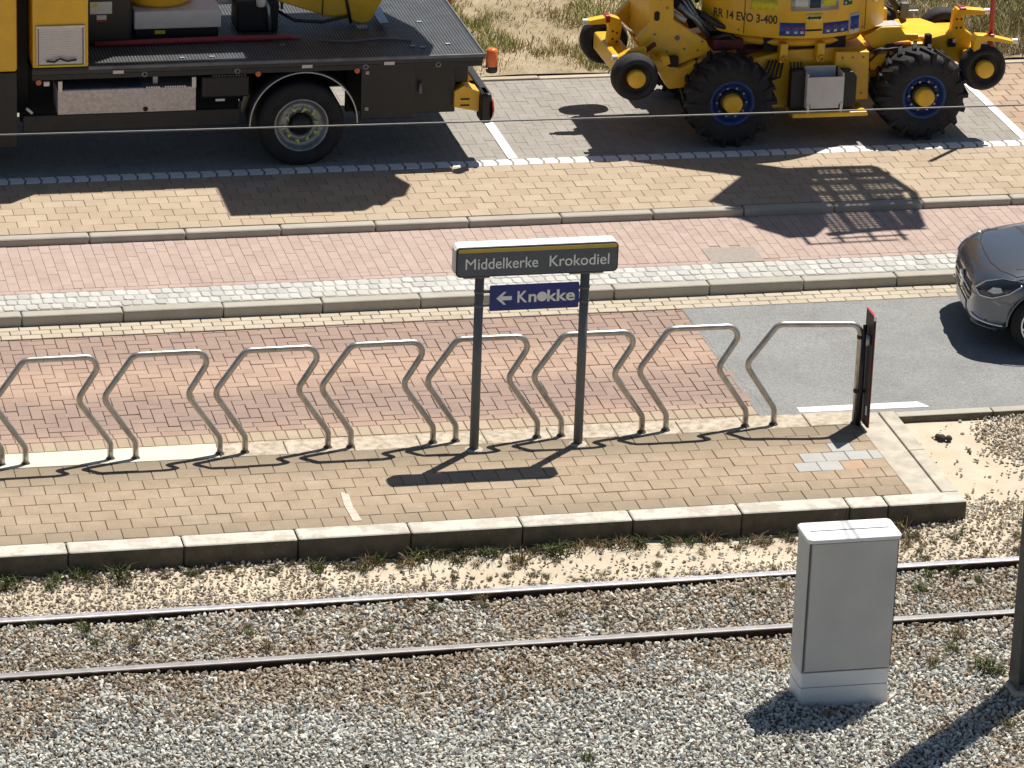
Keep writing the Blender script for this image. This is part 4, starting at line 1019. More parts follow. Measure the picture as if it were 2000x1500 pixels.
# ------------------------------------------------------------------ crane truck (rear part in the picture)
def make_truck():
    Y0, Y1 = 9.68, 12.10; DZ = 1.30
    t = empty('crane_truck', (3.0, 10.9, ZPAVE), 'yellow and black flatbed crane truck parked in the left bay', 'truck')
    b = lambda name, mat, x0, x1, y0, y1, z0, z1, bv=.008, par=None: B(x0, x1, y0, y1, z0, z1).build(name, mat, par or t, bevel=bv)
    # cab
    MB().prism([(-2.3, 1.25), (.645, 1.27), (.645, 3.15), (-1.9, 3.2), (-2.35, 2.2)], 'y', Y0, Y1).build('cab', 'yellow_paint', t, bevel=.03)
    b('cab_skirt', 'black_paint', -2.3, .64, Y0+.01, Y1-.01, .42, 1.262)
    MB().prism([(-1.7, 2.1), (-.5, 2.1), (-.5, 2.9), (-1.55, 2.9)], 'y', Y0-.006, Y0-.001).build('cab_window', 'glass_dark', t)
    for y, s in ((Y0+.03, -1), (Y1-.03, 1)): wheel(t, (-1.2, y, .59), .49, .295, .3, s, 'truck')
    # gap, tool cabinet behind the cab
    b('cab_rear_wall', 'chassis_dark', .645, .80, Y0+.35, Y1-.1, .7, 2.9)
    tc = b('tool_cabinet', 'yellow_paint', .808, 1.398, Y0, Y0+.62, 1.305, 2.75, .012)
    b('cabinet_sill', 'black_paint', .80, 1.41, Y0-.004, Y0+.64, 1.27, 1.302)
    rd = b('roller_door', 'offwhite_panel', .868, 1.338, Y0-.012, Y0-.002, 1.345, 1.742, .003)
    for k in range(13): B(.872, 1.334, Y0-.0135, Y0-.0118, 1.372+k*.0275, 1.3735+k*.0275).build('slat_groove', 'plate_grey', rd)
    b('door_frame', 'aluminium', .845, 1.360, Y0-.022, Y0-.003, 1.742, 1.772, .003)
    for x in (.846, 1.345): b('door_frame', 'aluminium', x, x+.014, Y0-.022, Y0-.003, 1.335, 1.742, .002)
    for x in (.861, 1.339): b('door_track', 'rust_hole', x, x+.006, Y0-.02, Y0-.003, 1.34, 1.742, 0)
    b('door_frame', 'decal_lime', .846, 1.36, Y0-.024, Y0-.003, 1.318, 1.336, .002)
    MB().tube([(.95, Y0-.035, 1.388), (1.03, Y0-.04, 1.378), (1.07, Y0-.04, 1.402), (1.095, Y0-.04, 1.414), (1.12, Y0-.04, 1.402), (1.17, Y0-.04, 1.384), (1.27, Y0-.035, 1.396)], .010, 8).build('door_handle', 'rust_hole', rd)
    for x0, x1, z0, z1, m_ in ((1.60, 1.80, 1.90, 2.05, 'decal_white'),): pass
    # black column beside the cabinet with its stickers
    col = b('hydraulic_tank', 'black_paint', 1.40, 1.96, Y0+.72, Y0+1.4, DZ, 3.0, .03)
    b('sticker', 'decal_white', 1.508, 1.745, Y0+.716, Y0+.7185, 1.665, 1.80, 0, col)
    b('sticker', 'decal_lime', 1.535, 1.590, Y0+.7145, Y0+.7158, 1.745, 1.79, 0, col)
    b('sticker', 'offwhite_panel', 1.58, 1.685, Y0+.716, Y0+.7185, 1.60, 1.65, 0, col)
    b('sticker', 'red_rubber', 1.58, 1.685, Y0+.716, Y0+.7185, 1.575, 1.60, 0, col)
    # deck with ribs
    dk = b('deck', 'deck_metal', .80, 5.70, Y0, Y1, 1.225, DZ, .006)
    mb = MB()
    for k in range(int((5.68-1.42)/.034)):
        x = 1.42+k*.034; mb.prism([(x, DZ-.001), (x+.018, DZ-.001), (x+.013, DZ+.006), (x+.005, DZ+.006)], 'y', Y0+.03, Y1-.05)
    mb.build('deck_ribs', 'deck_rib', t, recalc=False)
    b('deck_edge', 'deck_rib', 1.40, 5.705, Y0-.006, Y0+.022, DZ-.03, DZ+.006, .004)
    b('deck_edge', 'black_paint', .80, 5.69, Y0+.004, Y0+.03, 1.165, 1.225, .004)
    b('deck_edge', 'deck_rib', 5.70, 5.72, Y0, Y1, 1.24, DZ+.01, .004)
    for x, z, mm in ((1.66, 1.235, 'offwhite_panel'), (3.70, 1.228, 'decal_white'), (4.60, 1.233, 'offwhite_panel')): b('side_marker', mm, x, x+.115, Y0-.010, Y0-.0065, z-.018, z+.018, 0)
    for x, y in ((3.55, 10.2), (4.95, 10.0), (5.05, 9.95), (5.35, 10.05), (5.2, 10.9), (2.4, 9.85), (2.72, 9.86)): b('deck_fitting', 'hydraulic_steel', x, x+.06, y, y+.04, DZ, DZ+.018, .004)
    # chassis and things slung under the deck
    b('chassis_beam', 'chassis_dark', -2.2, 5.5, Y0+.75, Y0+.95, .75, 1.2); b('chassis_beam', 'chassis_dark', -2.2, 5.5, Y0+1.45, Y0+1.65, .75, 1.2)
    b('inner_panel', 'chassis_dark', .72, 3.1, Y0+.5, Y0+.56, .55, 1.2); b('inner_panel', 'chassis_dark', 4.3, 5.5, Y0+.6, Y0+.66, .5, 1.2)
    tb = b('toolbox', 'checker_alu', 1.07, 2.553, Y0+.0, Y0+.42, .776, 1.045, .006)
    b('toolbox_edge', 'panel_grey', 1.13, 1.98, Y0+.01, Y0+.40, 1.0455, 1.052, 0, tb)
    for k in range(6): b('tread_bar', 'chrome', 2.02+k*.026, 2.032+k*.026, Y0-.004, Y0+.02, 1.045, 1.060, .002, tb)
    for k in range(9): b('tread_bar', 'chrome', 2.22+k*.026, 2.232+k*.026, Y0-.004, Y0+.02, 1.045, 1.060, .002, tb)
    for x in (1.075, 2.51): b('strap', 'aluminium', x, x+.045, Y0-.006, Y0+.03, 1.03, 1.15, .003, tb)
    b('label_plate', 'decal_white', 1.78, 1.965, Y0-.004, Y0-.0005, .985, .99, 0, tb); b('label_plate', 'decal_white', 1.78, 1.965, Y0-.004, Y0-.0005, .963, .969, 0, tb)
    MB().cyl((2.01, Y0, .81), 'y', .028, -.003, .01, 16).build('drain_hole', 'rust_hole', tb)
    b('hanger', 'plate_grey', 2.10, 2.155, Y0+.08, Y0+.11, 1.06, 1.16); b('hanger', 'aluminium', 1.53, 1.60, Y0+.2, Y0+.26, 1.10, 1.15)
    bx = b('battery_box', 'black_plastic', 2.62, 3.135, Y0+.03, Y0+.45, .90, 1.135, .02)
    for k in range(12): b('step_bar', 'deck_rib', 2.74+k*.031, 2.757+k*.031, Y0+.03, Y0+.15, 1.135, 1.148, .002, bx)
    b('box_clip', 'decal_white', 2.77, 2.87, Y0+.018, Y0+.03, .862, .888, .003, bx)
    b('side_guard', 'black_plastic', .70, 3.03, Y0+.01, Y0+.07, .585, .775, .012)
    MB().tube([(.74, Y0, .86), (.80, Y0+.02, .80)], .016, 8).build('bracket', 'decal_white', t)
    for x, z in ((.868, 1.145), (3.225, 1.162), (4.306, 1.16)):
        MB().cyl((x, Y0, z), 'y', .030, -.012, .012, 14).build('marker_lamp', 'lamp_amber_small', t)
    b('marker_lamp', 'aluminium', .92, .985, Y0-.008, Y0+.02, 1.10, 1.155, .008)
    # rear wheel, mudguard
    wheel(t, (3.712, Y0+.02, .552), .475, .295, .62, -1, 'truck', n=56); wheel(t, (3.712, Y1-.02, .552), .475, .295, .62, 1, 'truck')
    ag = [math.pi*(.0+k/24*1.0) for k in range(25)]
    MB().lathe([(.59, .0), (.605, .0), (.605, .5), (.59, .5)], (3.735, Y0+.02, .565), 'y', 40, R(2), R(178)).build('mudguard', 'black_plastic', t)
    MB().lathe([(.582, -.006), (.594, -.010), (.597, .006)], (3.735, Y0+.02, .565), 'y', 48, R(0), R(180)).build('mudguard_trim', 'aluminium', t)
    # side panel and rear hardware
    sp = b('side_panel', 'black_paint', 4.355, 4.955, Y0+.01, Y0+.06, .60, 1.215, .01)
    for z in (.70, 1.11): b('latch', 'plate_grey', 4.40, 4.44, Y0+.0, Y0+.01, z, z+.04, .003, sp)
    b('rear_panel', 'black_paint', 4.955, 5.42, Y0+.10, Y0+.16, .62, 1.2, .01)
    MB().tube([(5.02, Y0+.06, .86), (5.02, Y0+.06, .98)], .020, 10).build('grease_bottle', 'panel_grey', t)
    b('shade_plate', 'chassis_dark', 5.40, 5.70, Y0+.31, Y1-.1, .70, .80, .01)  # added plate, closes the bright gap in the rear shadow
    b('end_panel', 'black_paint', 5.40, 5.56, Y0+.12, Y1-.12, .95, 1.22, .01)
    st = MB().prism([(5.40, .69), (5.40, .87), (5.50, .93), (5.68, .86), (5.68, .63)], 'y', Y0+.05, Y0+.30).build('stabiliser_head', 'yellow_paint', t, bevel=.006)
    for z in (.70, .77): b('stencil', 'rust_hole', 5.47, 5.57, Y0+.046, Y0+.0505, z, z+.018, 0, st)
    MB().prism([(5.52, .905), (5.60, .99), (5.66, .90)], 'y', Y0+.32, Y0+.6).build('stabiliser_arm', 'yellow_paint', t, bevel=.004)
    b('bumper_bar', 'black_plastic', 5.70, 5.80, Y0-.03, Y1+.03, .70, .86, .02)
    tl = b('tail_light_housing', 'black_plastic', 5.685, 5.80, Y0-.06, Y0+.22, .52, .86, .03)
    MB().lathe([(.001, .03), (.10, .025), (.13, 0)], (5.797, Y0+.02, .68), 'x', 18).build('tail_light', 'lamp_red', tl)
    for y in (Y0+.0, Y1-.0):
        la = MB().lathe([(.001, .20), (.045, .195), (.062, .17), (.066, .06), (.066, .0)], (5.793, y, 1.165), 'z', 20).build('warning_beacon', 'lamp_orange', t)
        MB().lathe([(.067, .0), (.07, -.02), (.06, -.07), (.001, -.075)], (5.793, y, 1.165), 'z', 20).build('beacon_base', 'black_plastic', la)
        b('beacon_bracket', 'chrome', 5.70, 5.86, y-.045, y+.045, 1.145, 1.158, .002, la)
    b('reflector', 'lamp_red', 5.555, 5.565, Y0+.14, Y0+.2, 1.12, 1.16, 0); b('reflector', 'decal_white', 5.555, 5.565, Y0+.14, Y0+.2, 1.05, 1.10, 0)
    # load on the deck
    MB().tube([(1.55, 10.37, DZ+.035), (2.2, 10.38, DZ+.04), (3.0, 10.41, DZ+.036), (3.66, 10.39, DZ+.04), (3.80, 10.385, DZ+.02)], [.03, .033, .033, .03, .012], 10).build('red_hose', 'red_rubber', t)
    cb = b('crane_base', 'offwhite_panel', 2.0, 2.95, 10.50, 11.2, 1.445, 1.645, .012)
    b('crane_plinth', 'chassis_dark', 2.02, 2.93, 10.55, 11.3, DZ, 1.444); b('warning_label', 'decal_lime', 2.23, 2.345, 10.546, 10.5495, 1.375, 1.415, 0, cb)
    MB().lathe([(.36, .0), (.40, .05), (.40, .6), (.30, 1.7), (.28, 2.9), (.001, 2.9)], (2.32, 10.98, 1.648), 'z', 32).build('crane_column', 'yellow_paint', t)
    b('control_block', 'chassis_dark', 3.16, 3.62, 10.72, 11.15, DZ, 1.66, .03)
    for k in range(5): MB().tube([(3.50+.045*k, 10.85, 1.52), (3.47+.05*k, 10.95, 1.85)], .016, 6).build('valve_lever', 'hydraulic_steel', t)
    MB().lathe([(.001, .0), (.05, .01), (.055, .07), (.03, .10), (.001, .10)], (3.42, 10.70, 1.60), 'z', 12).build('valve_cap', 'decal_white', t)
    MB().tube([(3.52, 10.68, 1.34), (3.50, 10.68, 1.6), (3.42, 10.8, 1.75)], .02, 8).build('hydraulic_hose', 'hydraulic_steel', t)
    b('ladder_step', 'aluminium', 2.98, 3.14, 11.0, 11.25, 1.55, 1.72, .004)
    # folded yellow jib lying over the deck
    MB().prism([(3.40, 1.80), (3.52, 1.66), (4.12, 1.455), (4.57, 1.345), (4.66, 1.36), (4.80, 1.62), (4.70, 1.95), (3.9, 2.1)], 'y', 10.80, 11.12).build('jib', 'yellow_paint', t, bevel=.02)
    b('jib_foot', 'plate_grey', 4.50, 4.62, 10.72, 10.85, DZ, 1.34); MB().tube([(4.44, 10.79, 1.36), (4.36, 10.79, 1.75)], .018, 8).build('jib_hose', 'hose_black', t); MB().tube([(4.12, 10.79, 1.46), (4.13, 10.79, 1.9)], .006, 6).build('jib_seam', 'rust_hole', t)
    MB().prism([(4.735, 10.65), (4.84, 10.67), (4.86, 11.28), (4.74, 11.12)], 'z', DZ+.07, DZ+.09).build('outrigger_pad', 'hydraulic_steel', t)
    b('jib_head', 'panel_grey', 4.70, 4.95, 10.9, 11.25, 1.62, 2.0, .03)
    # upper boom and added slab, unseen above the frame: shaped to shade the deck and throw the stepped shadow on the pavement
    b('boom', 'yellow_paint', 2.0, 4.3, 10.48, 10.76, 4.2, 4.42, .02)
    wp = MB().prism([(4.19, 9.55), (5.62, 9.55), (5.75, 9.72), (5.85, 9.70), (6.0, 9.92), (6.12, 9.96), (6.25, 10.30), (6.14, 10.62), (6.27, 11.0), (6.2, 11.7), (5.95, 12.4), (2.45, 12.4), (2.45, 11.02), (4.19, 11.02)], 'z', 4.30, 4.40).build('shade_slab', 'yellow_paint', t, bevel=.01)
    MB().lathe([(.001, -.3), (.11, -.28), (.12, 0), (.11, .28), (.001, .3)], (2.1, Y0+.62, 1.03), 'x', 18).build('air_tank', 'panel_grey', t)
    for k in range(4): MB().tube([(1.2+.3*k, Y0+.46, 1.18), (1.35+.3*k, Y0+.44, 1.10), (1.55+.3*k, Y0+.46, 1.17)], .012, 6).build('air_line', 'hydraulic_steel' if k % 2 else 'hose_black', t)
    for x in (2.0, 3.0, 4.4, 5.2): MB().lathe([(.018, -.01), (.035, 0), (.018, .01)], (x, Y0+.001, 1.20), 'y', 12).build('lashing_ring', 'plate_grey', t)
    MB().tube([(4.0, 10.3, DZ+.02), (4.3, 10.22, DZ+.02), (4.7, 10.3, DZ+.02), (5.0, 10.2, DZ+.02)], .014, 6).build('lashing_strap', 'panel_grey', t)
    MB().tube([(3.62, 10.9, 1.5), (3.8, 10.75, 1.42), (4.1, 10.72, 1.40), (4.4, 10.75, 1.45)], .02, 8).build('hydraulic_hose', 'hose_black', t)
make_truck()

# ------------------------------------------------------------------ road-rail excavator in the right bay
def make_excavator():
    t = empty('rail_excavator', (9.6, 10.85, ZPAVE), 'yellow road rail excavator with big black tyres parked in the right bay', 'excavator')
    b = lambda name, mat, x0, x1, y0, y1, z0, z1, bv=.01, par=None: B(x0, x1, y0, y1, z0, z1).build(name, mat, par or t, bevel=bv)
    pz = lambda name, mat, pts, y0, y1, bv=.01, par=None: MB().prism(pts, 'y', y0, y1).build(name, mat, par or t, bevel=bv)
    for x in (8.562, 10.79):
        wheel(t, (x, 9.75, .607), .478, .255, .46, -1, 'digger', lugs=18, n=48); wheel(t, (x, 11.95, .607), .478, .255, .46, 1, 'digger', lugs=18)
        MB().tube([(x, 10.1, .607), (x, 11.6, .607)], .14, 14).build('axle', 'black_paint', t)
    # rail wheels, raised, with their crossbeams
    for x, z, xs in ((7.45, .93, -1), (11.478, .905, 1)):
        wheel(t, (x, 9.76, z), .262, .165, .21, -1, 'rail', n=40); wheel(t, (x+.06, 11.62, z-.08), .275, .165, .21, 1, 'rail', n=40)
        MB().tube([(x, 9.9, z), (x+.06, 11.5, z-.08)], .085, 14).build('rail_axle', 'yellow_paint', t)
        b('axle_housing', 'yellow_paint', x-.12, x+.12, 9.98, 11.3, z-.12, z+.09, .03)
    # left support frame
    PL = [(7.54, 1.24), (7.695, 1.395), (7.655, 2.1), (7.925, 2.1), (7.962, 1.455), (8.354, 1.197), (8.416, 1.045), (8.20, .998), (8.042, .934), (7.864, .981), (7.71, 1.082)]
    for y0 in (10.20, 11.15): pl = pz('side_plate', 'yellow_paint', PL, y0, y0+.10, .012)
    pz('lower_arm', 'yellow_paint', [(7.70, 1.06), (7.86, .97), (8.04, .92), (8.20, .985), (8.50, 1.04), (8.72, 1.08), (8.72, .9), (8.42, .80), (8.175, .70), (7.92, .68), (7.83, .83)], 10.12, 10.30, .015)
    pz('lower_arm', 'yellow_paint', [(7.70, 1.06), (7.86, .97), (8.04, .92), (8.20, .985), (8.50, 1.04), (8.72, 1.08), (8.72, .9), (8.42, .80), (8.175, .70), (7.92, .68), (7.83, .83)], 11.05, 11.25, .015)
    b('frame_web', 'yellow_paint', 7.70, 7.93, 10.30, 11.15, 1.10, 1.9, .01); b('frame_web', 'yellow_paint', 7.95, 8.9, 10.3, 11.1, .70, .98, .02)
    MB().prism(rrect(7.735, 7.795, 1.455, 1.565, .028), 'y', 10.193, 10.1995).build('slot', 'rust_hole', t)
    MB().cyl((8.01, 10.195, 1.25), 'y', .028, -.01, .01, 14).build('pin', 'panel_grey', t)
    b('cross_tie', 'yellow_paint', 7.28, 7.80, 9.97, 10.18, .93, 1.06, .02)
    MB().tube([(7.6, 10.10, 1.12), (7.7, 10.10, 1.20), (7.74, 10.1, 1.22)], .03, 8).build('hinge_pin', 'maroon', t)
    pz('bracket', 'amber_paint', [(7.72, 1.03), (7.80, 1.10), (7.88, 1.09), (7.90, 1.01), (7.80, .97)], 10.02, 10.14, .004)
    b('hose_block', 'rust_hole', 7.90, 8.02, 10.10, 10.19, .94, 1.06, .02)
    # rail guards (sunlit orange arms) with lamps
    def guard(pts, y0, y1, lamp, ly): 
        o = pz('rail_guard', 'amber_paint', pts, y0, y1, .01); MB().cyl(lamp, 'x', .035, -.03, .03, 12).build('work_lamp', 'lamp_clear', o); return o
    g1 = guard([(7.36, 1.0), (7.50, .98), (7.53, 1.24), (7.50, 1.31), (7.40, 1.345), (7.14, 1.30), (7.14, 1.25), (7.36, 1.255), (7.38, 1.18)], 10.78, 10.90, (7.11, 10.84, 1.275), 0)
    b('grip', 'lamp_red', 7.33, 7.39, 10.775, 10.905, 1.27, 1.355, .01, g1)
    for x, z in ((7.42, 1.08), (7.42, 1.17), (7.47, 1.05), (7.47, 1.15)): MB().cyl((x, 10.777, z), 'y', .012, -.004, .004, 10).build('bolt_hole', 'rust_hole', g1)
    guard([(7.30, 1.10), (7.42, 1.17), (7.62, 1.20), (7.62, 1.13), (7.42, 1.08), (7.34, 1.05)], 10.02, 10.12, (7.27, 10.07, 1.085), 0)
    # right support: sunlit orange castings
    pz('right_frame', 'amber_paint', [(10.93, 1.114), (11.234, 1.187), (11.256, 1.43), (11.30, 1.46), (11.36, 1.445), (11.40, 1.21), (11.488, 1.151), (11.463, .944), (11.345, .837), (11.261, .84), (10.966, 1.044)], 10.28, 10.40, .02)
    pz('right_frame', 'amber_paint', [(10.80, 1.12), (11.12, 1.12), (11.45, 1.0), (11.42, .86), (11.22, .78), (10.85, .98)], 10.40, 11.10, .03)
    pz('right_frame', 'yellow_paint', [(10.25, 1.03), (10.6, 1.06), (10.98, 1.06), (11.3, .84), (11.2, .70), (10.3, .62)], 10.32, 10.9, .02)
    b('hose_block', 'rust_hole', 11.19, 11.29, 10.24, 10.285, 1.02, 1.12, .02); b('valve', 'decal_white', 11.24, 11.275, 10.225, 10.245, 1.08, 1.12, .004)
    for x, z in ((11.29, 1.24), (11.34, 1.24), (11.285, 1.34), (11.34, 1.34)): MB().cyl((x, 10.278, z), 'y', .012, -.004, .004, 10).build('bolt_hole', 'rust_hole', t)
    g2 = guard([(11.26, 1.40), (11.36, 1.40), (11.60, 1.40), (11.60, 1.45), (11.36, 1.475), (11.26, 1.475)], 10.22, 10.34, (11.63, 10.28, 1.425), 0)
    b('grip', 'lamp_red', 11.29, 11.37, 10.215, 10.345, 1.46, 1.49, .01, g2)
    g3 = pz('rail_guard', 'amber_paint', [(11.33, 1.22), (11.36, 1.30), (11.50, 1.29), (11.80, 1.215), (11.80, 1.185), (11.50, 1.23), (11.42, 1.20), (11.40, 1.05), (11.34, 1.05)], 9.78, 9.90, .01)
    MB().cyl((11.83, 9.84, 1.20), 'x', .03, -.03, .03, 12).build('work_lamp', 'lamp_clear', g3); b('grip', 'lamp_red', 11.51, 11.57, 9.775, 9.905, 1.27, 1.305, .01, g3)
    MB().tube([(11.545, 9.84, 1.29), (11.535, 9.84, 2.6)], .030, 12).build('marker_pole', 'pole_red', t)
    MB().tube([(11.55, 9.84, 1.05), (11.545, 9.84, 1.21)], .03, 10).build('marker_pole', 'pole_red', t)
    pz('step_cover', 'amber_paint', [(10.17, 1.20), (10.285, 1.25), (10.38, 1.30), (10.60, 1.30), (10.66, 1.21), (10.82, 1.20), (10.82, 1.14), (10.61, 1.125), (10.45, 1.10), (10.40, 1.04), (10.28, 1.06)], 10.20, 10.42, .012)
    MB().prism([(10.30, 10.22), (10.62, 10.22), (10.60, 10.42), (10.36, 10.42)], 'z', 1.301, 1.306).build('tread_plate', 'checker_alu', t)
    b('step_box', 'amber_paint', 10.40, 10.52, 10.45, 10.62, 1.25, 1.44, .02)
    MB().tube([(10.52, 10.6, 1.62), (10.70, 10.7, 1.38), (10.80, 10.7, 1.2)], .04, 8).tube([(10.55, 10.8, 1.7), (10.78, 10.8, 1.25)], .03, 8).build('hydraulic_hose', 'hose_black', t)
    b('camera_mast', 'panel_grey', 10.74, 10.83, 10.62, 10.70, 1.26, 1.44, .01); b('camera_arm', 'hydraulic_steel', 10.70, 10.95, 10.64, 10.68, 1.325, 1.35, .004)
    b('coupler', 'rust_hole', 10.90, 10.98, 10.18, 10.26, 1.06, 1.20, .02)
    MB().tube([(10.22, 10.15, 1.03), (10.35, 10.12, 1.07), (10.5, 10.14, 1.05)], .016, 8).tube([(10.21, 10.14, 1.0), (10.2, 10.12, .9), (10.24, 10.14, .82)], .02, 8).build('hydraulic_hose', 'hose_black', t)
    b('cylinder_block', 'yellow_paint', 10.25, 10.56, 10.16, 10.36, .80, 1.0, .03)
    # chassis
    pz('chassis', 'yellow_paint', [(8.85, .48), (8.85, 1.0), (9.30, 1.09), (9.75, 1.10), (10.20, 1.09), (10.23, .50), (10.0, .42), (9.1, .42)], 10.12, 11.55, .015)
    pz('side_box', 'yellow_paint', [(9.80, .52), (9.80, 1.09), (10.19, 1.08), (10.21, .52)], 10.0, 10.15, .01)
    b('ledge', 'yellow_paint', 9.27, 10.14, 9.78, 10.12, .40, .455, .012)
    for x in (9.15, 9.58): b('ring_strut', 'yellow_paint', x, x+.09, 10.0, 10.12, .98, 1.20, .01); 
    for x in (9.155, 9.585): MB().lathe([(.02, -.012), (.04, 0), (.02, .012)], (x+.045, 9.99, 1.03), 'y', 14).build('tie_down_eye', 'yellow_paint', t)
    b('ring_gap', 'chassis_dark', 9.0, 9.95, 10.15, 10.9, 1.09, 1.26, 0)
    # white bin and black fuel boxes on the ledge
    wb = MB(); wb.box(9.425, 9.855, 9.80, 9.812, .50, .865).box(9.425, 9.445, 9.812, 10.02, .50, .90).box(9.835, 9.855, 9.812, 10.02, .50, .90).box(9.445, 9.835, 10.0, 10.02, .50, .935)
    wb = wb.build('white_bin', 'offwhite_panel', t, bevel=.004)
    b('bin_floor', 'rust_hole', 9.445, 9.835, 9.812, 10.0, .52, .80, 0, wb)
    for x in (9.432, 9.815): b('bin_leg', 'decal_white', x, x+.03, 9.785, 9.80, .455, .56, .003, wb); b('bin_slot', 'rust_hole', x+.03 if x < 9.6 else x-.012, x+.042 if x < 9.6 else x, 9.796, 9.7995, .47, .55, 0, wb)
    pz('fuel_box', 'black_plastic', [(9.85, .47), (9.85, .91), (9.97, .90), (10.02, .84), (10.02, .52), (9.99, .47)], 9.86, 10.0, .01)
    pz('fuel_box', 'black_plastic', [(9.26, .47), (9.26, .92), (9.43, .93), (9.43, .47)], 9.88, 10.0, .015)
    for k in range(4): MB().tube([(9.27+.04*k, 9.95, .92), (9.265+.042*k, 9.97, 1.0)], .012, 6).build('filler_cap', 'hose_black', t)
    # upper structure: round counterweight, curved as seen from below its rim
    C = (9.45, 11.2); RR = 1.3
    a0, a1 = -90-57, -90+50      # degrees in plan, -90 faces the camera
    A0, A1 = R(-90-57), R(-90+50)
    n = 48; v = []; f = []
    prof = [(RR-.06, 1.275), (RR-.012, 1.285), (RR, 1.31), (RR, 2.35), (RR-.03, 2.43), (RR-.12, 2.47)]
    for k in range(n+1):
        a = A0+(A1-A0)*k/n
        for r_, z in prof: v.append((C[0]+r_*math.cos(a), C[1]+r_*math.sin(a), z))
    P = len(prof)
    for k in range(n):
        for j in range(P-1): f.append((k*P+j, (k+1)*P+j, (k+1)*P+j+1, k*P+j+1))
    m0 = len(v); v.append((C[0], C[1]+.3, 1.275)); v.append((C[0], C[1]+.3, 2.47))
    for k in range(n): f.append((m0, (k+1)*P, k*P)); f.append((m0+1, k*P+P-1, (k+1)*P+P-1))
    for k in (0, n): f.append(tuple(k*P+j for j in range(P))+(m0+1, m0))
    mb = MB(); mb.add(v, f, False); up = mb.build('counterweight', 'yellow_paint', t)
    md = up.modifiers.new('es', 'EDGE_SPLIT'); md.split_angle = R(30)
    up.data.polygons.foreach_set('use_smooth', [True]*len(up.data.polygons))
    MB().lathe([(.80, 1.12), (1.10, 1.14), (1.13, 1.18), (1.10, 1.225), (.8, 1.25)], (C[0], C[1], 0), 'z', 56, R(-90-42), R(-90+40)).build('slew_ring_guard', 'yellow_paint', t)
    b('upper_body', 'yellow_paint', 8.75, 10.45, 11.1, 12.3, 1.32, 2.4, .05)
    def cp(name, mat, d0, d1, z0, z1, lift=.002, par=up, n=12):
        v = []; f = []
        for k in range(n+1):
            a = R(-90+d0+(d1-d0)*k/n)
            for z in (z0, z1): v.append((C[0]+(RR+lift)*math.cos(a), C[1]+(RR+lift)*math.sin(a), z))
        f = [(2*k, 2*k+2, 2*k+3, 2*k+1) for k in range(n)]
        mb = MB(); mb.add(v, f, True); o = mb.build(name, mat, par, recalc=False)
        md = o.modifiers.new('thick', 'SOLIDIFY'); md.thickness = .002; md.offset = 1; return o
    def ct(body, d0, d1, z, cap, mat, off=.008, lift=.004):
        v, f = text_mesh(body, 1., off, 0.); W = v[:, 0].max(); s = cap/.73; vs = []
        for p in v:
            a = R(-90+d0+(d1-d0)*p[0]/W); vs.append((C[0]+(RR+lift)*math.cos(a), C[1]+(RR+lift)*math.sin(a), z+p[1]*s))
        mb = MB(); mb.add(vs, f); mb.build('lettering', mat, up, recalc=False)
    ct('RR 14 EVO 3-400', -49.5, -16.5, 1.452, .098, 'decal_text', .022)
    cp('blue_sticker', 'decal_blue', -15.2, -2.6, 1.318, 1.468); cp('blue_sticker', 'decal_blue', 6.6, 21, 1.335, 1.46)
    for d in (-12, -8, -5): cp('pictogram', 'decal_white', d, d+1.6, 1.345, 1.375, .0045, n=3); cp('pictogram', 'lamp_red', d-.2, d+1.5, 1.40, 1.425, .0045, n=3)
    for d in (8.5, 12.5, 16.5): cp('pictogram', 'decal_white', d, d+1.6, 1.352, 1.38, .0045, n=3); cp('pictogram', 'lamp_red', d-.2, d+1.3, 1.41, 1.432, .0045, n=3)
    cp('tall_sticker', 'decal_white', 21.6, 28, 1.30, 1.53, .0025); cp('tall_sticker', 'decal_blue', 22, 27.6, 1.35, 1.50, .0045)
    cp('arrow_sticker', 'decal_yellow', -2.4, 5.9, 1.48, 1.575); cp('recess', 'rust_hole', -2.4, 6.0, 1.372, 1.392); cp('arrow_bar', 'decal_navy', -.8, 4.3, 1.512, 1.538, .0045, n=6)
    for s_, d in ((-1, -.6), (1, 4.1)):
        v = []
        for dd, z in ((d, 1.497), (d, 1.553), (d+s_*1.6, 1.525)):
            a = R(-90+dd); v.append((C[0]+(RR+.0045)*math.cos(a), C[1]+(RR+.0045)*math.sin(a), z))
        mb = MB(); mb.add(v, [(0, 1, 2)]); mb.build('arrow_head', 'decal_navy', up, recalc=False)
    cp('data_plate', 'plate_grey', -10.2, 14.3, 1.605, 1.80, .004); cp('plate_field', 'decal_navy', -1.0, 4.5, 1.64, 1.78, .0065); cp('plate_field', 'decal_lime', 5.5, 12.5, 1.66, 1.77, .0065); cp('plate_field', 'decal_white', -8.5, -2.0, 1.66, 1.77, .0065)
    cp('lime_sticker', 'decal_lime', -30, -16.9, 1.600, 1.72); cp('exit_sticker', 'decal_green', 17.2, 22.4, 1.642, 1.74); cp('exit_figure', 'decal_white', 18.0, 19.0, 1.655, 1.68, .0045, n=3); cp('exit_figure', 'decal_white', 20.2, 21.6, 1.685, 1.71, .0045, n=3)
    cp('window', 'glass_dark', 38, 47, 1.60, 2.1, .003)
    MB().prism(rrect(8.28, 8.33, 1.55, 1.75, .02), 'y', 10.52, 10.53).build('slot', 'rust_hole', t)
    # hoses and cylinders between the frame and the upper structure
    MB().tube([(7.98, 10.45, 1.62), (8.15, 10.45, 1.55), (8.40, 10.5, 1.30), (8.6, 10.5, 1.12)], .07, 10).build('arm_cylinder', 'chassis_dark', t)
    MB().tube([(8.05, 10.36, 1.58), (8.25, 10.36, 1.42), (8.42, 10.38, 1.20)], .035, 8).build('cylinder_rod', 'hydraulic_steel', t)
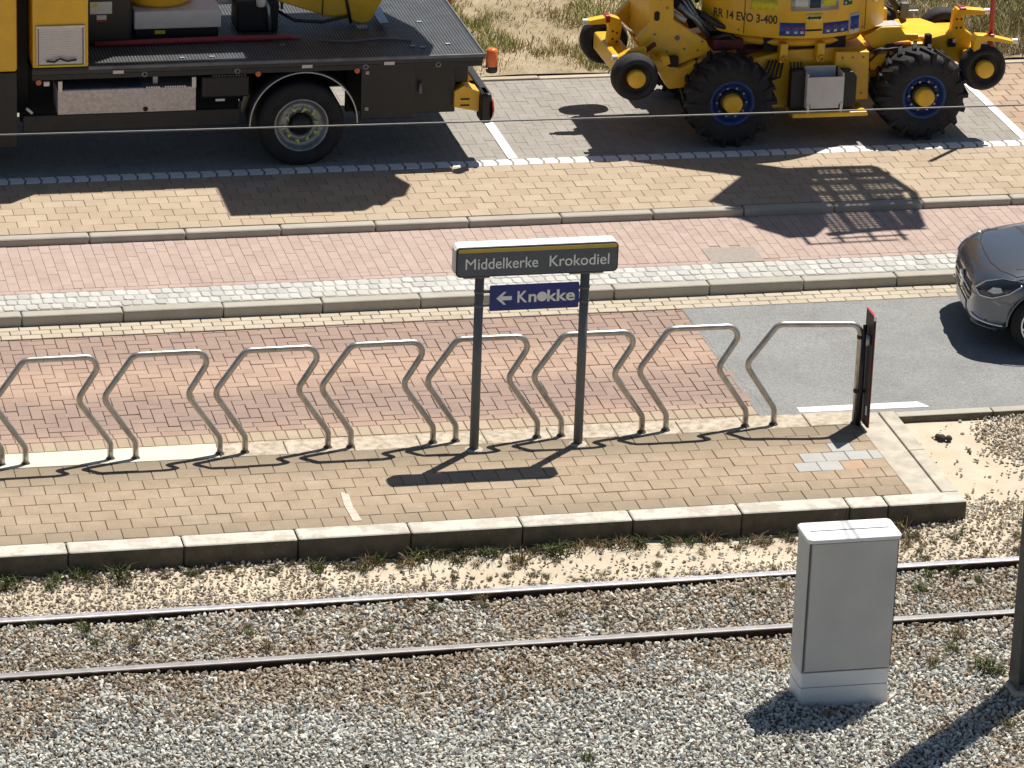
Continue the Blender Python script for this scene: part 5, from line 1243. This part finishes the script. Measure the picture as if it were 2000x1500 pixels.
    MB().tube([(8.0, 10.38, 1.48), (8.08, 10.36, 1.43), (8.14, 10.36, 1.40)], .03, 8).build('guard_tube', 'decal_white', t)
    MB().tube([(8.45, 10.3, 1.20), (8.62, 10.25, 1.26), (8.70, 10.28, 1.18), (8.68, 10.3, 1.08)], .03, 8).tube([(8.3, 10.3, 1.5), (8.5, 10.28, 1.36), (8.72, 10.25, 1.30)], .035, 8).build('hydraulic_hose', 'hose_black', t)
    b('hose_guard', 'maroon', 8.44, 8.80, 10.25, 10.6, 1.06, 1.20, .03); b('cross_pipe', 'hydraulic_steel', 8.62, 9.0, 10.55, 10.62, 1.12, 1.16, .01); b('red_beam', 'maroon', 8.6, 9.2, 10.3, 10.5, 1.0, 1.06, .01)
    # boom and work basket overhead: they throw the lattice shadow on the pavement
    H = 5.0
    sh = lambda x, y, h: (x+.35*(h-.06), y+.328*(h-.06), h)
    p1, p2 = sh(7.4, 9.62, 4.2), sh(9.1, 8.62, H)
    MB().tube([p1, p2], .25, 4).build('boom', 'yellow_paint', t); MB().tube([(9.3, 11.5, 2.4), (8.6, 11.2, 3.6), p1], .2, 6).build('boom', 'yellow_paint', t)
    def bar(x0, y0, x1, y1, r_, h=H): MB().tube([sh(x0, y0, h), sh(x1, y1, h)], r_, 6).build('basket_bar', 'plate_grey', bk)
    b('shade_box', 'yellow_paint', 8.25, 9.3, 10.9, 12.0, 2.95, 3.3, .03); b('shade_box_small', 'plate_grey', 8.1, 8.6, 10.5, 11.0, 2.6, 2.75, .02)  # unseen boxes added overhead to widen the shadow to the left
    bk = MB().prism([sh(x, y, H)[:2] for x, y in ((7.83, 8.0), (8.5, 8.9), (9.1, 8.95), (9.0, 7.35), (8.75, 7.0), (8.45, 7.0), (8.25, 7.4), (8.05, 7.75))], 'z', H-.04, H+.02).build('work_basket', 'plate_grey', t)
    fr = [(8.8, 8.93), (9.95, 8.90), (10.12, 8.0), (9.98, 7.2), (8.9, 7.05)]
    for i in range(4): bar(*fr[i], *fr[i+1], .055)
    for y in (8.68, 8.42, 8.1, 7.78): bar(9.0, y, 10.05, y-.02, .045 if y < 8.3 else .075)
    for x in (9.25, 9.62): bar(x, 8.9, x-.02, 7.1, .05)
    for x in (9.72, 9.9): bar(x, 7.9, x, 7.1, .07)
    mm = MB()
    for k in range(26): mm.tube([sh(9.0, 7.12+k*.07, H+.05), sh(10.02, 7.10+k*.07, H+.05)], .021, 4)
    for k in range(15): mm.tube([sh(9.0+k*.07, 8.88, H+.05), sh(8.98+k*.07, 7.12, H+.05)], .021, 4)
    mo = mm.build('basket_mesh', 'plate_grey', bk); mo['kind'] = 'stuff'; mo['label'] = 'wire mesh floor of the work basket'
    bar(8.6, 6.78, 9.6, 6.80, .022); bar(8.9, 6.92, 9.75, 6.94, .022)
    for x in (8.62, 9.0, 9.35, 9.68): bar(x, 7.1, x, 6.78, .025)
    bar(7.95, 7.75, 8.35, 7.60, .03); bar(8.2, 7.4, 8.5, 7.0, .03)
    # bolts, seams and hoses
    for x, z in ((7.80, 1.70), (7.88, 1.60), (7.75, 1.30), (8.10, 1.12), (8.25, 1.10), (8.30, 1.20), (7.90, 1.10)): MB().cyl((x, 10.197, z), 'y', .013, -.008, .003, 8).build('bolt', 'panel_grey', t)
    for x in (9.88, 10.0, 10.12):
        for z in (.60, 1.02): MB().cyl((x, 9.998, z), 'y', .011, -.007, .003, 8).build('bolt', 'panel_grey', t)
    for k in range(5): MB().tube([(8.86+.05*k, 10.10, .62+.03*k), (8.98+.05*k, 10.06, .80), (9.06+.04*k, 10.09, .99)], .013, 6).build('hydraulic_hose', 'hose_black', t)
    for k in range(4): MB().tube([(10.24, 10.14+.05*k, .92), (10.36, 10.11+.05*k, 1.06), (10.55, 10.14+.05*k, 1.07), (10.74, 10.2+.05*k, 1.0)], .012, 6).build('hydraulic_hose', 'hose_black', t)
    for k in range(4): MB().tube([(8.02+.03*k, 10.40, 1.75), (8.20+.03*k, 10.33, 1.50-.02*k), (8.44+.02*k, 10.34, 1.28)], .015, 6).build('hydraulic_hose', 'hose_black' if k % 2 else 'hydraulic_steel', t)
    for d in (-33, 32): cp('panel_seam', 'rust_hole', d, d+.35, 1.31, 2.35, .0012, n=2)
    cp('panel_seam', 'rust_hole', -52, 32, 1.845, 1.851, .0012, n=40)
    for d in (-46, -36, 24, 30): cp('bolt', 'panel_grey', d, d+.9, 1.335, 1.355, .006, n=2)
make_excavator()
